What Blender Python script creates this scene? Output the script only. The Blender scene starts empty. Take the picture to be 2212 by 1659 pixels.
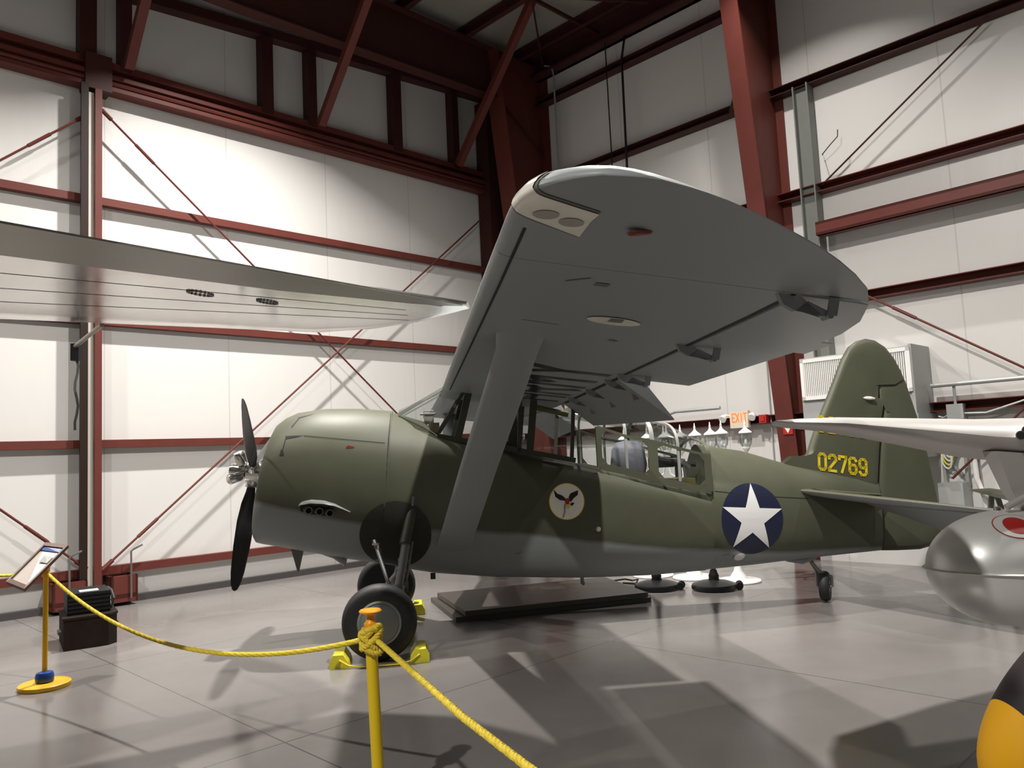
import bpy, bmesh, math, random
from mathutils import Vector, Matrix
from mathutils.bvhtree import BVHTree
random.seed(7)
PI = math.pi
C = bpy.context.scene.collection
SC = bpy.context.scene

# ------------------------------------------------------------------ camera
CAM_H = 1.75
pitch, roll, F = 0.0925092, -0.0468908, 1708.17
cam_d = bpy.data.cameras.new('camera')
cam = bpy.data.objects.new('camera', cam_d); C.objects.link(cam)
fw = Vector((0, math.cos(pitch), math.sin(pitch))); rt = Vector((1, 0, 0)); up = rt.cross(fw)
rt2 = math.cos(roll)*rt + math.sin(roll)*up
up2 = -math.sin(roll)*rt + math.cos(roll)*up
cm = Matrix.Identity(4)
for i in range(3):
    cm[i][0] = rt2[i]; cm[i][1] = up2[i]; cm[i][2] = -fw[i]
cm[0][3], cm[1][3], cm[2][3] = 0, 0, CAM_H
cam.matrix_world = cm
cam_d.sensor_fit = 'HORIZONTAL'; cam_d.sensor_width = 36.0
cam_d.lens = 36.0*F/2212.0
cam_d.clip_start = 0.05; cam_d.clip_end = 200
SC.camera = cam

# ------------------------------------------------------------------ light
world = bpy.data.worlds.new('world'); SC.world = world; world.use_nodes = True
world.node_tree.nodes['Background'].inputs[0].default_value = (0.9, 0.95, 1, 1)
world.node_tree.nodes['Background'].inputs[1].default_value = 0.0
SC.view_settings.view_transform = 'Standard'; SC.view_settings.look = 'None'
SC.view_settings.gamma = 1.0; SC.view_settings.exposure = 0.0
SC.view_settings.use_curve_mapping = False

def lamp(x, y, z, watts, size=0.22, col=(1.0, 0.955, 0.90), spread=180):
    l = bpy.data.lights.new('high_bay_light', 'AREA'); l.shape = 'DISK'; l.size = size
    l.energy = watts; l.color = col; l.spread = math.radians(spread)
    o = bpy.data.objects.new('high_bay_light', l); C.objects.link(o); o.location = (x, y, z)
    return o
lamp(-2.59, 9.94, 9.2, 610, spread=122)    # beside the left wall
lamp(-6.44, 6.15, 9.2, 230, spread=122)    # left bay beside the wall
lamp(1.32, 5.77, 7.5, 660)                 # above the aircraft, port side
lamp(3.35, 10.17, 9.3, 110, spread=118)    # near the right wall
lamp(7.9, 5.5, 9.2, 140, spread=116)       # further along the right wall
lamp(-3.5, -2.6, 8.6, 900)                 # behind the photographer

# ------------------------------------------------------------------ materials
def nt(m): return m.node_tree.nodes, m.node_tree.links
def mat(name, col, rough=0.5, metal=0.0, spec=0.5, noise=0.0, nscale=6.0, bump=0.0, bscale=40.0, emit=None, es=1.0, coat=0.0, rnoise=0.0):
    m = bpy.data.materials.new(name); m.use_nodes = True
    n, l = nt(m); b = n['Principled BSDF']
    b.inputs['Base Color'].default_value = (*col, 1); b.inputs['Roughness'].default_value = rough
    b.inputs['Metallic'].default_value = metal; b.inputs['Specular IOR Level'].default_value = spec
    b.inputs['Coat Weight'].default_value = coat
    tc = n.new('ShaderNodeTexCoord')
    if noise or rnoise:
        t = n.new('ShaderNodeTexNoise'); t.inputs['Scale'].default_value = nscale; t.inputs['Detail'].default_value = 6
        l.new(tc.outputs['Object'], t.inputs['Vector'])
        if noise:
            mx = n.new('ShaderNodeMix'); mx.data_type = 'RGBA'
            mx.inputs[6].default_value = (*[max(0, c*(1-noise)) for c in col], 1)
            mx.inputs[7].default_value = (*[min(1, c*(1+noise)) for c in col], 1)
            l.new(t.outputs['Fac'], mx.inputs[0]); l.new(mx.outputs[2], b.inputs['Base Color'])
        if rnoise:
            mr = n.new('ShaderNodeMapRange'); mr.inputs[1].default_value = .3; mr.inputs[2].default_value = .7
            mr.inputs[3].default_value = max(.02, rough-rnoise); mr.inputs[4].default_value = rough+rnoise
            l.new(t.outputs['Fac'], mr.inputs[0]); l.new(mr.outputs[0], b.inputs['Roughness'])
    if bump:
        t2 = n.new('ShaderNodeTexNoise'); t2.inputs['Scale'].default_value = bscale; t2.inputs['Detail'].default_value = 4
        l.new(tc.outputs['Object'], t2.inputs['Vector'])
        bp = n.new('ShaderNodeBump'); bp.inputs['Strength'].default_value = bump; bp.inputs['Distance'].default_value = 0.01
        l.new(t2.outputs['Fac'], bp.inputs['Height']); l.new(bp.outputs[0], b.inputs['Normal'])
    if emit:
        b.inputs['Emission Color'].default_value = (*emit, 1); b.inputs['Emission Strength'].default_value = es
    return m

def math_node(n, l, op, a, b=None, c=None):
    k = n.new('ShaderNodeMath'); k.operation = op
    for i, v in enumerate((a, b, c)):
        if v is None: continue
        if isinstance(v, (int, float)): k.inputs[i].default_value = v
        else: l.new(v, k.inputs[i])
    return k.outputs[0]

def line_mask(n, l, coord, period, offset, width):
    """1 on a thin line every «period» along the coordinate."""
    v = math_node(n, l, 'ADD', coord, -offset + period*50)
    v = math_node(n, l, 'MODULO', v, period)
    v = math_node(n, l, 'SUBTRACT', v, period/2)
    v = math_node(n, l, 'ABSOLUTE', v)
    return math_node(n, l, 'GREATER_THAN', v, period/2 - width)

def wall_mat(name, axis):
    m = mat(name, (0.68, 0.67, 0.65), 0.40, spec=0.4)
    n, l = nt(m); b = n['Principled BSDF']; tc = n.new('ShaderNodeTexCoord')
    sp = n.new('ShaderNodeSeparateXYZ'); l.new(tc.outputs['Object'], sp.inputs[0])
    mk = line_mask(n, l, sp.outputs[axis], 1.82, 0.78 if axis == 0 else 6.86, 0.010)
    mx = n.new('ShaderNodeMix'); mx.data_type = 'RGBA'
    mx.inputs[6].default_value = (0.68, 0.67, 0.65, 1); mx.inputs[7].default_value = (0.56, 0.55, 0.53, 1)
    l.new(mk, mx.inputs[0]); l.new(mx.outputs[2], b.inputs['Base Color'])
    mp = n.new('ShaderNodeMapping'); mp.inputs['Scale'].default_value = (3, 3, .6)
    l.new(tc.outputs['Object'], mp.inputs[0])
    t = n.new('ShaderNodeTexNoise'); t.inputs['Scale'].default_value = 1.3; t.inputs['Detail'].default_value = 3
    l.new(mp.outputs[0], t.inputs['Vector'])
    h = math_node(n, l, 'MULTIPLY_ADD', mk, 0.6, t.outputs['Fac'])
    bp = n.new('ShaderNodeBump'); bp.inputs['Strength'].default_value = 0.25; bp.inputs['Distance'].default_value = 0.03
    l.new(h, bp.inputs['Height']); l.new(bp.outputs[0], b.inputs['Normal'])
    return m

def floor_mat():
    m = mat('polished_concrete', (0.27, 0.25, 0.24), 0.2, spec=0.42)
    n, l = nt(m); b = n['Principled BSDF']; tc = n.new('ShaderNodeTexCoord')
    sp = n.new('ShaderNodeSeparateXYZ'); l.new(tc.outputs['Object'], sp.inputs[0])
    ja = line_mask(n, l, sp.outputs[0], 3.31, 9.15, 0.006)
    jb = line_mask(n, l, sp.outputs[1], 3.31, 7.06, 0.006)
    j = math_node(n, l, 'MAXIMUM', ja, jb)
    t = n.new('ShaderNodeTexNoise'); t.inputs['Scale'].default_value = 0.9; t.inputs['Detail'].default_value = 8; t.inputs['Roughness'].default_value = .62
    l.new(tc.outputs['Object'], t.inputs['Vector'])
    cr = n.new('ShaderNodeValToRGB'); e = cr.color_ramp.elements
    e[0].position = .15; e[0].color = (0.175, 0.162, 0.155, 1); e[1].position = .85; e[1].color = (0.245, 0.23, 0.22, 1)
    l.new(t.outputs['Fac'], cr.inputs[0])
    mx = n.new('ShaderNodeMix'); mx.data_type = 'RGBA'; mx.inputs[7].default_value = (0.10, 0.095, 0.09, 1)
    l.new(j, mx.inputs[0]); l.new(cr.outputs[0], mx.inputs[6])
    # scattered dark scuffs
    v = n.new('ShaderNodeTexNoise'); v.inputs['Scale'].default_value = 7; v.inputs['Detail'].default_value = 2
    l.new(tc.outputs['Object'], v.inputs['Vector'])
    sc = math_node(n, l, 'GREATER_THAN', v.outputs['Fac'], 0.86)
    mx2 = n.new('ShaderNodeMix'); mx2.data_type = 'RGBA'; mx2.inputs[7].default_value = (0.18, 0.165, 0.155, 1)
    l.new(math_node(n, l, 'MULTIPLY', sc, .5), mx2.inputs[0]); l.new(mx.outputs[2], mx2.inputs[6])
    l.new(mx2.outputs[2], b.inputs['Base Color'])
    mr = n.new('ShaderNodeMapRange'); mr.inputs[1].default_value = .1; mr.inputs[2].default_value = .9
    mr.inputs[3].default_value = .12; mr.inputs[4].default_value = .25
    l.new(t.outputs['Fac'], mr.inputs[0]); l.new(mr.outputs[0], b.inputs['Roughness'])
    return m

OLIVE = (0.086, 0.090, 0.060); NGREY = (0.262, 0.284, 0.288)
def fuselage_mat():
    m = mat('olive_over_grey_paint', OLIVE, 0.50, spec=0.30)
    n, l = nt(m); b = n['Principled BSDF']; tc = n.new('ShaderNodeTexCoord')
    sp = n.new('ShaderNodeSeparateXYZ'); l.new(tc.outputs['Object'], sp.inputs[0])
    xn = math_node(n, l, 'MULTIPLY_ADD', sp.outputs[0], 1/8.0, 1.5/8.0)
    fc = n.new('ShaderNodeFloatCurve'); cv = fc.mapping.curves[0]
    pts = [(-1.5, 1.53), (-1.12, 1.437), (-.5, 1.27), (0, 1.15), (.54, 1.077), (1.3, 1.0), (1.94, .9), (2.76, .765), (3.6, .68), (4.3, .60), (4.7, .585), (6.4, .53)]
    cv.points[0].location = ((pts[0][0]+1.5)/8, pts[0][1]/2); cv.points[1].location = ((pts[-1][0]+1.5)/8, pts[-1][1]/2)
    for x, z in pts[1:-1]: cv.points.new((x+1.5)/8, z/2)
    fc.mapping.update()
    l.new(xn, fc.inputs['Value'])
    z0 = math_node(n, l, 'MULTIPLY', fc.outputs[0], 2.0)
    t = n.new('ShaderNodeTexNoise'); t.inputs['Scale'].default_value = 3; t.inputs['Detail'].default_value = 5
    l.new(tc.outputs['Object'], t.inputs['Vector'])
    d = math_node(n, l, 'SUBTRACT', sp.outputs[2], z0)
    d = math_node(n, l, 'MULTIPLY_ADD', t.outputs['Fac'], .05, d)
    mr = n.new('ShaderNodeMapRange'); mr.inputs[1].default_value = .0; mr.inputs[2].default_value = .05
    l.new(d, mr.inputs[0])
    ol = n.new('ShaderNodeMix'); ol.data_type = 'RGBA'
    ol.inputs[6].default_value = (*[c*.82 for c in OLIVE], 1); ol.inputs[7].default_value = (*[c*1.2 for c in OLIVE], 1)
    l.new(t.outputs['Fac'], ol.inputs[0])
    mx = n.new('ShaderNodeMix'); mx.data_type = 'RGBA'; mx.inputs[6].default_value = (*NGREY, 1)
    l.new(mr.outputs[0], mx.inputs[0]); l.new(ol.outputs[2], mx.inputs[7]); l.new(mx.outputs[2], b.inputs['Base Color'])
    return m

def glass_mat(name, tint=(0.93, 0.95, 0.95), refl=0.10, rough=0.03):
    m = bpy.data.materials.new(name); m.use_nodes = True; n, l = nt(m)
    n.remove(n['Principled BSDF']); out = n['Material Output']
    tr = n.new('ShaderNodeBsdfTransparent'); tr.inputs[0].default_value = (*tint, 1)
    gl = n.new('ShaderNodeBsdfGlossy'); gl.inputs['Roughness'].default_value = rough
    lw = n.new('ShaderNodeLayerWeight'); lw.inputs[0].default_value = .3
    f = math_node(n, l, 'MULTIPLY_ADD', lw.outputs['Fresnel'], .6, refl)
    mx = n.new('ShaderNodeMixShader'); l.new(f, mx.inputs[0]); l.new(tr.outputs[0], mx.inputs[1]); l.new(gl.outputs[0], mx.inputs[2])
    l.new(mx.outputs[0], out.inputs[0]); return m

def brushed_mat(name, col, rough):
    m = mat(name, col, rough, metal=1.0)
    n, l = nt(m); b = n['Principled BSDF']; tc = n.new('ShaderNodeTexCoord')
    t = n.new('ShaderNodeTexNoise'); t.inputs['Scale'].default_value = 1.6; t.inputs['Detail'].default_value = 5
    l.new(tc.outputs['Object'], t.inputs['Vector'])
    mr = n.new('ShaderNodeMapRange'); mr.inputs[1].default_value = .1; mr.inputs[2].default_value = .9
    mr.inputs[3].default_value = rough*.6; mr.inputs[4].default_value = rough*1.5
    l.new(t.outputs['Fac'], mr.inputs[0]); l.new(mr.outputs[0], b.inputs['Roughness'])
    bp = n.new('ShaderNodeBump'); bp.inputs['Strength'].default_value = .12; bp.inputs['Distance'].default_value = .02
    l.new(t.outputs['Fac'], bp.inputs['Height']); l.new(bp.outputs[0], b.inputs['Normal'])
    return m

M = {}
M['wall_a'] = wall_mat('white_wall_liner', 0); M['wall_b'] = wall_mat('white_wall_liner', 1)
M['roof'] = mat('white_roof_liner', (0.26, 0.245, 0.22), .6, noise=.25, nscale=1.0)
M['floor'] = floor_mat()
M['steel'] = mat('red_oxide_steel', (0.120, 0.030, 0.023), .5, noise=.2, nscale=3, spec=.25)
M['steel_shade'] = mat('shaded_red_oxide_steel', (0.055, 0.018, 0.015), .5, noise=.2, nscale=3, spec=.2)  # same red steel darkened, shade of upper frame and corner in the colour
M['stile_shade'] = mat('shaded_stile_steel', (0.022, 0.012, 0.010), .5, spec=.2)  # left door stile darkened, its unlit face put into the colour
M['stile'] = mat('beige_strip', (0.55, 0.50, 0.45), .5)
M['galv'] = mat('galvanised_steel', (0.42, 0.44, 0.43), .4, metal=.3, noise=.1)
M['postgrey'] = mat('dark_grey_post_paint', (0.17, 0.18, 0.165), .45, noise=.08)
M['greypaint'] = mat('grey_painted_steel', (0.36, 0.37, 0.36), .45, noise=.06)
M['kerb'] = mat('door_track_rubber', (0.05, 0.045, 0.045), .6)
M['fus'] = fuselage_mat()
M['olive'] = mat('olive_paint', OLIVE, .45, noise=.15, nscale=3, spec=.35)
M['olive_dark'] = mat('dark_olive_paint', (0.042, 0.045, 0.028), .5)
M['grey'] = mat('neutral_grey_paint', NGREY, .45, noise=.06, nscale=2.5, spec=.35)
M['greyl'] = mat('light_grey_paint', (0.30, 0.31, 0.29), .4)
M['well'] = mat('wheel_well_shade', (0.020, 0.022, 0.015), .7)
M['gap'] = mat('panel_gap', (0.012, 0.012, 0.012), .8)
M['black'] = mat('black_paint', (0.012, 0.012, 0.013), .35)
M['blade'] = mat('black_blade_paint', (0.018, 0.017, 0.017), .38)
M['rubber'] = mat('tyre_rubber', (0.020, 0.019, 0.020), .6, bump=.1, bscale=60)
M['hub'] = mat('grey_green_hub', (0.22, 0.25, 0.235), .35)
M['hubring'] = mat('pale_hub_ring', (0.33, 0.36, 0.34), .35)
M['oleo'] = mat('grey_oleo_steel', (0.20, 0.20, 0.19), .35, metal=.5)
M['chrome'] = mat('polished_steel', (0.72, 0.71, 0.69), .18, metal=1.0)
M['alu'] = brushed_mat('polished_aluminium', (0.78, 0.76, 0.74), .16)
M['alud'] = mat('dull_aluminium_skin', (0.33, 0.32, 0.285), .38, metal=.45, noise=.15, nscale=2)
M['tank'] = brushed_mat('satin_silver_skin', (0.84, 0.85, 0.84), .40); M['tank'].node_tree.nodes['Principled BSDF'].inputs['Metallic'].default_value = .45
M['silver'] = mat('silver_lacquer', (0.55, 0.53, 0.51), .42, metal=.35)
M['white'] = mat('white_paint', (0.82, 0.81, 0.79), .4)
M['cream'] = mat('cream_lamp_glass', (0.78, 0.76, 0.68), .15, noise=.15, nscale=9)
M['creamd'] = mat('lamp_reflector_grey', (0.36, 0.35, 0.32), .2)
M['navy'] = mat('insignia_blue', (0.012, 0.016, 0.045), .45)
M['starw'] = mat('insignia_white', (0.80, 0.81, 0.80), .45)
M['emb'] = mat('emblem_cream', (0.85, 0.83, 0.74), .5)
M['yel'] = mat('serial_yellow', (0.80, 0.62, 0.02), .5)
M['yelp'] = mat('yellow_paint', (0.86, 0.50, 0.010), .38)
M['yelp2'] = mat('lemon_pole_paint', (0.88, 0.62, 0.012), .35)
M['yelc'] = mat('chock_yellow', (0.80, 0.74, 0.04), .5, noise=.08)
M['rope'] = mat('yellow_rope', (0.80, 0.62, 0.05), .65, bump=.3, bscale=120)
M['orange'] = mat('amber_cap', (0.90, 0.38, 0.010), .35)
M['blue'] = mat('blue_plastic', (0.018, 0.065, 0.32), .25)
M['red'] = mat('red_paint', (0.42, 0.018, 0.014), .4)
M['redl'] = mat('red_lens', (0.16, 0.012, 0.009), .25)
M['exit'] = mat('lit_exit_letters', (0.9, 0.10, 0.02), .5, emit=(1.0, .16, .03), es=1.3)
M['exitb'] = mat('cream_plastic', (0.70, 0.64, 0.50), .5)
M['wood'] = mat('stained_wood', (0.13, 0.060, 0.030), .4, noise=.3, nscale=14)
M['crate'] = mat('dark_crate_wood', (0.020, 0.013, 0.010), .75, noise=.4, nscale=9, spec=.12)
M['bag'] = mat('black_plastic', (0.008, 0.008, 0.008), .5, spec=.2, bump=.6, bscale=14)
M['paper'] = mat('printed_card', (0.62, 0.54, 0.48), .35)
M['board'] = mat('dark_board', (0.060, 0.050, 0.043), .4, noise=.25, nscale=4)
M['boarde'] = mat('board_edge', (0.12, 0.115, 0.10), .6)
M['dome'] = mat('blue_grey_cover', (0.13, 0.135, 0.16), .7)
M['glass'] = glass_mat('canopy_glass', (0.92, 0.94, 0.94), .07)
M['bowl'] = glass_mat('lantern_glass', (0.90, 0.92, 0.92), .14)
M['interior'] = mat('interior_green', (0.13, 0.13, 0.035), .6)

# ------------------------------------------------------------------ mesh helpers
def box(bm, lo, hi):
    v = [bm.verts.new((x, y, z)) for x in (lo[0], hi[0]) for y in (lo[1], hi[1]) for z in (lo[2], hi[2])]
    for f in ((0, 1, 3, 2), (4, 6, 7, 5), (0, 4, 5, 1), (2, 3, 7, 6), (0, 2, 6, 4), (1, 5, 7, 3)):
        bm.faces.new([v[i] for i in f])
    return v
def cbox(bm, c, s):
    return box(bm, [c[i]-s[i]/2 for i in range(3)], [c[i]+s[i]/2 for i in range(3)])
def loft(bm, rings, closed=True, cap0=True, cap1=True):
    R = [[bm.verts.new(p) for p in r] for r in rings]
    n = len(R[0])
    for a, b in zip(R, R[1:]):
        for i in range(n if closed else n-1):
            j = (i+1) % n
            try: bm.faces.new((a[i], a[j], b[j], b[i]))
            except ValueError: pass
    if closed and cap0: bm.faces.new(list(reversed(R[0])))
    if closed and cap1: bm.faces.new(R[-1])
    return R
def frame_axes(d):
    d = Vector(d).normalized()
    a = Vector((0, 0, 1)) if abs(d.z) < .9 else Vector((1, 0, 0))
    u = d.cross(a).normalized(); return u, d.cross(u).normalized()
def tube(bm, pts, r, seg=10, cap=True):
    pts = [Vector(p) for p in pts]; rings = []
    rs = r if isinstance(r, (list, tuple)) else [r]*len(pts)
    u = None
    for i, p in enumerate(pts):
        d = (pts[min(i+1, len(pts)-1)] - pts[max(i-1, 0)]).normalized()
        if u is None: u, w = frame_axes(d)
        else:
            u = (u - d*u.dot(d)).normalized(); w = d.cross(u)
        rings.append([p + (u*math.cos(2*PI*k/seg) + w*math.sin(2*PI*k/seg))*rs[i] for k in range(seg)])
    loft(bm, rings, True, cap, cap)
def lathe(bm, prof, o=(0, 0, 0), ax=(0, 0, 1), seg=32):
    """profile of (radius, height along the axis)"""
    o = Vector(o); ax = Vector(ax).normalized(); u, w = frame_axes(ax)
    rings = [[o + ax*h + (u*math.cos(2*PI*k/seg) + w*math.sin(2*PI*k/seg))*max(r, 1e-4) for k in range(seg)] for r, h in prof]
    loft(bm, rings, True, True, True)
def bar(bm, p, q, w, h, upv=(0, 0, 1)):
    p, q = Vector(p), Vector(q); d = (q-p).normalized(); s = d.cross(Vector(upv))
    if s.length < 1e-4: s = d.cross(Vector((1, 0, 0)))
    s.normalize(); u = s.cross(d)
    loft(bm, [[c + s*a*w/2 + u*b*h/2 for a, b in ((-1, -1), (1, -1), (1, 1), (-1, 1))] for c in (p, q)])
def prism(bm, poly, t0, t1, f):
    """polygon in 2D, f(u, v, t) gives the 3D point"""
    loft(bm, [[f(u, v, t) for u, v in poly] for t in (t0, t1)])
def ibeam(bm, p, q, depth, width, upv=(0, 0, 1), tf=.02, tw=.014):
    p, q = Vector(p), Vector(q); d = (q-p).normalized(); s = d.cross(Vector(upv)).normalized(); u = s.cross(d)
    for o in (-1, 1):
        bar(bm, p+u*o*(depth-tf)/2, q+u*o*(depth-tf)/2, width, tf, u)
    bar(bm, p, q, tw, depth-2*tf, u)
def chan(bm, p, q, depth, width, upv=(0, 0, 1), t=.012):
    """C section, web vertical in «upv», flanges towards the side"""
    p, q = Vector(p), Vector(q); d = (q-p).normalized(); s = d.cross(Vector(upv)).normalized(); u = s.cross(d)
    bar(bm, p-s*width/2, q-s*width/2, t, depth, u)
    for o in (-1, 1): bar(bm, p+u*o*(depth-t)/2, q+u*o*(depth-t)/2, width, t, u)

GP = None
def finish(name, bm, m, smooth=None, recalc=True):
    if recalc: bmesh.ops.recalc_face_normals(bm, faces=bm.faces)
    me = bpy.data.meshes.new(name); bm.to_mesh(me); bm.free(); me.materials.append(m)
    if smooth is not None:
        me.shade_smooth(); me.set_sharp_from_angle(angle=math.radians(smooth))
    return me
def part(name, bm, m, parent, smooth=None, label=None, recalc=True, kind=None):
    o = bpy.data.objects.new(name, finish(name, bm, m, smooth, recalc)); C.objects.link(o)
    o.parent = parent
    if label: o['label'] = label
    if kind: o['kind'] = kind
    return o
def tag(o, label, cat, group=None, kind=None):
    o['label'] = label; o['category'] = cat
    if group: o['group'] = group
    if kind: o['kind'] = kind
    return o
def single(name, bm, m, frame, label, cat, group=None, smooth=None, kind=None):
    """a thing that is one mesh: origin at the middle of its base"""
    vs = [v.co.copy() for v in bm.verts]
    o = Vector([(min(v[i] for v in vs)+max(v[i] for v in vs))/2 for i in (0, 1)] + [min(v[2] for v in vs)])
    bmesh.ops.translate(bm, verts=bm.verts, vec=-o)
    ob = bpy.data.objects.new(name, finish(name, bm, m, smooth)); C.objects.link(ob)
    ob.matrix_world = frame @ Matrix.Translation(o)
    return tag(ob, label, cat, group, kind)
def thing(name, frame, loc, label, cat, group=None, rotz=0):
    e = bpy.data.objects.new(name, None); C.objects.link(e)
    e.matrix_world = frame @ Matrix.Translation(Vector(loc)) @ Matrix.Rotation(rotz, 4, 'Z')
    e.empty_display_size = .1
    return tag(e, label, cat, group)
def struct(name, bm, m, frame=Matrix.Identity(4), smooth=None):
    o = bpy.data.objects.new(name, finish(name, bm, m, smooth)); C.objects.link(o)
    o.matrix_world = frame; o['kind'] = 'structure'; return o
def copy_tree(o, parent=None):
    c = o.copy(); C.objects.link(c)
    if parent is not None: c.parent = parent
    for ch in [x for x in bpy.data.objects if x.parent == o]: copy_tree(ch, c)
    return c
W = Matrix.Identity(4)
def two_tone(o, m_up, m_other, lim=.15):
    """paint scheme: faces looking up in one paint, the rest in another"""
    me = o.data; me.materials.clear(); me.materials.append(m_other); me.materials.append(m_up)
    for p in me.polygons: p.material_index = 1 if p.normal.z > lim else 0
# building frame: x along the left wall from the corner, y along the right wall from the corner
E1 = Vector((-0.7135, -0.7007, 0)); E2 = Vector((0.7007, -0.7135, 0)); CORNER = Vector((0.02, 16.703, 0))
B = Matrix.Identity(4)
for i in range(3): B[i][0], B[i][1], B[i][3] = E1[i], E2[i], CORNER[i]
BI = B.inverted()

# ------------------------------------------------------------------ stroke lettering
G = {
 '0': [[(.15, 0), (0, .15), (0, .85), (.15, 1), (.45, 1), (.6, .85), (.6, .15), (.45, 0), (.15, 0)]],
 '2': [[(0, .78), (0, .86), (.15, 1), (.45, 1), (.6, .86), (.6, .68), (0, .12), (0, 0), (.6, 0)]],
 '7': [[(0, .82), (0, 1), (.6, 1), (.6, .86), (.22, 0)]],
 '6': [[(.6, .84), (.45, 1), (.15, 1), (0, .85), (0, .15), (.15, 0), (.45, 0), (.6, .15), (.6, .40), (.45, .55), (.15, .55), (0, .42)]],
 '9': [[(0, .16), (.15, 0), (.45, 0), (.6, .15), (.6, .85), (.45, 1), (.15, 1), (0, .85), (0, .60), (.15, .45), (.45, .45), (.6, .58)]],
 '1': [[(.1, .8), (.3, 1), (.3, 0)]],
 'A': [[(0, 0), (0, .62), (.3, 1), (.6, .62), (.6, 0)], [(0, .42), (.6, .42)]],
 'R': [[(0, 0), (0, 1), (.45, 1), (.6, .86), (.6, .62), (.45, .5), (0, .5)], [(.3, .5), (.6, 0)]],
 'M': [[(0, 0), (0, 1), (.3, .5), (.6, 1), (.6, 0)]],
 'Y': [[(0, 1), (.3, .55), (.6, 1)], [(.3, .55), (.3, 0)]],
 'E': [[(.6, 1), (0, 1), (0, 0), (.6, 0)], [(0, .5), (.45, .5)]],
 'X': [[(0, 0), (.6, 1)], [(0, 1), (.6, 0)]],
 'I': [[(.3, 0), (.3, 1)]],
 'T': [[(0, 1), (.6, 1)], [(.3, 1), (.3, 0)]],
 'C': [[(.6, .85), (.45, 1), (.15, 1), (0, .85), (0, .15), (.15, 0), (.45, 0), (.6, .15)]],
 'P': [[(0, 0), (0, 1), (.45, 1), (.6, .86), (.6, .6), (.45, .46), (0, .46)]],
 'N': [[(0, 0), (0, 1), (.6, 0), (.6, 1)]],
 'O': [[(.15, 0), (0, .15), (0, .85), (.15, 1), (.45, 1), (.6, .85), (.6, .15), (.45, 0), (.15, 0)]],
}
def stroke_polys(lines, w):
    out = []
    for ln in lines:
        for (x0, y0), (x1, y1) in zip(ln, ln[1:]):
            d = math.hypot(x1-x0, y1-y0); ux, uy = (x1-x0)/d, (y1-y0)/d; e = w*.42
            a = (x0-ux*e, y0-uy*e); b = (x1+ux*e, y1+uy*e); nx, ny = -uy*w/2, ux*w/2
            out.append([(a[0]+nx, a[1]+ny), (a[0]-nx, a[1]-ny), (b[0]-nx, b[1]-ny), (b[0]+nx, b[1]+ny)])
    return out
def text_polys(s, h, wid, gap, stroke):
    """text starting at (0, 0), glyph height h and width wid"""
    out = []; x = 0
    for ch in s:
        if ch != ' ':
            out += stroke_polys([[(x+px/.6*wid, py*h) for px, py in ln] for ln in G[ch]], stroke)
        x += wid+gap
    return out
def ellipse(cx, cy, rx, ry, n=40, rot=0):
    c, s = math.cos(rot), math.sin(rot)
    return [(cx+rx*math.cos(2*PI*k/n)*c-ry*math.sin(2*PI*k/n)*s, cy+rx*math.cos(2*PI*k/n)*s+ry*math.sin(2*PI*k/n)*c) for k in range(n)]

def decal(name, polys, o, U, V, m, parent, bvh=None, D=(0, 1, 0), off=.004, maxe=.05, label=None):
    """painted marking laid on the skin: polygons in the (U, V) plane dropped along D onto the surface"""
    o, U, V, D = Vector(o), Vector(U), Vector(V), Vector(D).normalized()
    bm = bmesh.new()
    for p in polys:
        try: bm.faces.new([bm.verts.new(o+U*a+V*b) for a, b in p])
        except ValueError: pass
    if bvh:
        bmesh.ops.triangulate(bm, faces=bm.faces)
        for _ in range(6):
            es = [e for e in bm.edges if e.calc_length() > maxe]
            if not es: break
            bmesh.ops.subdivide_edges(bm, edges=es, cuts=1)
            bmesh.ops.triangulate(bm, faces=bm.faces)
    miss = []
    for v in bm.verts:
        if bvh:
            hit = bvh.ray_cast(v.co-D*1.2, D)
            if hit[0] is not None: v.co = hit[0]
            else: miss.append(v)
        v.co -= D*off
    if miss: bmesh.ops.delete(bm, geom=miss, context='VERTS')
    bmesh.ops.recalc_face_normals(bm, faces=bm.faces)
    for f in bm.faces:
        if f.normal.dot(D) > 0: f.normal_flip()
    return part(name, bm, m, parent, 40 if bvh else None, label, recalc=False)

# ================================================================== THE HALL
L = 40.0
bm = bmesh.new(); box(bm, (-.2, -.2, -.1), (L, L, 0)); struct('floor', bm, M['floor'], B)
bm = bmesh.new(); box(bm, (-.2, -.2, 0), (L, 0, 10.6)); struct('wall_left', bm, M['wall_a'], B)
bm = bmesh.new(); box(bm, (-.2, 0, 0), (0, L, 10.6)); struct('wall_right', bm, M['wall_b'], B)
bm = bmesh.new(); box(bm, (0, L, 0), (L, L+.2, 10.6)); struct('wall_back', bm, M['wall_a'], B)
bm = bmesh.new(); box(bm, (L, 0, 0), (L+.2, L, 10.6)); struct('wall_side', bm, M['wall_b'], B)
bm = bmesh.new(); box(bm, (-.2, -.2, 9.98), (L+.2, L+.2, 10.55)); struct('ceiling', bm, M['roof'], B)

trim_n = [0]
def trim(bm, m, smooth=None):
    trim_n[0] += 1
    return struct('trim_%d' % trim_n[0], bm, m, B, smooth)
# girts on the left wall (broken at the door stiles)
for z in (.47, 2.2, 3.92, 5.64):
    for s0, s1 in ((.75, 8.185), (8.375, 16)):
        bm = bmesh.new(); chan(bm, (s0, .07, z), (s1, .07, z), .11, .12); trim(bm, M['steel'])
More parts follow.
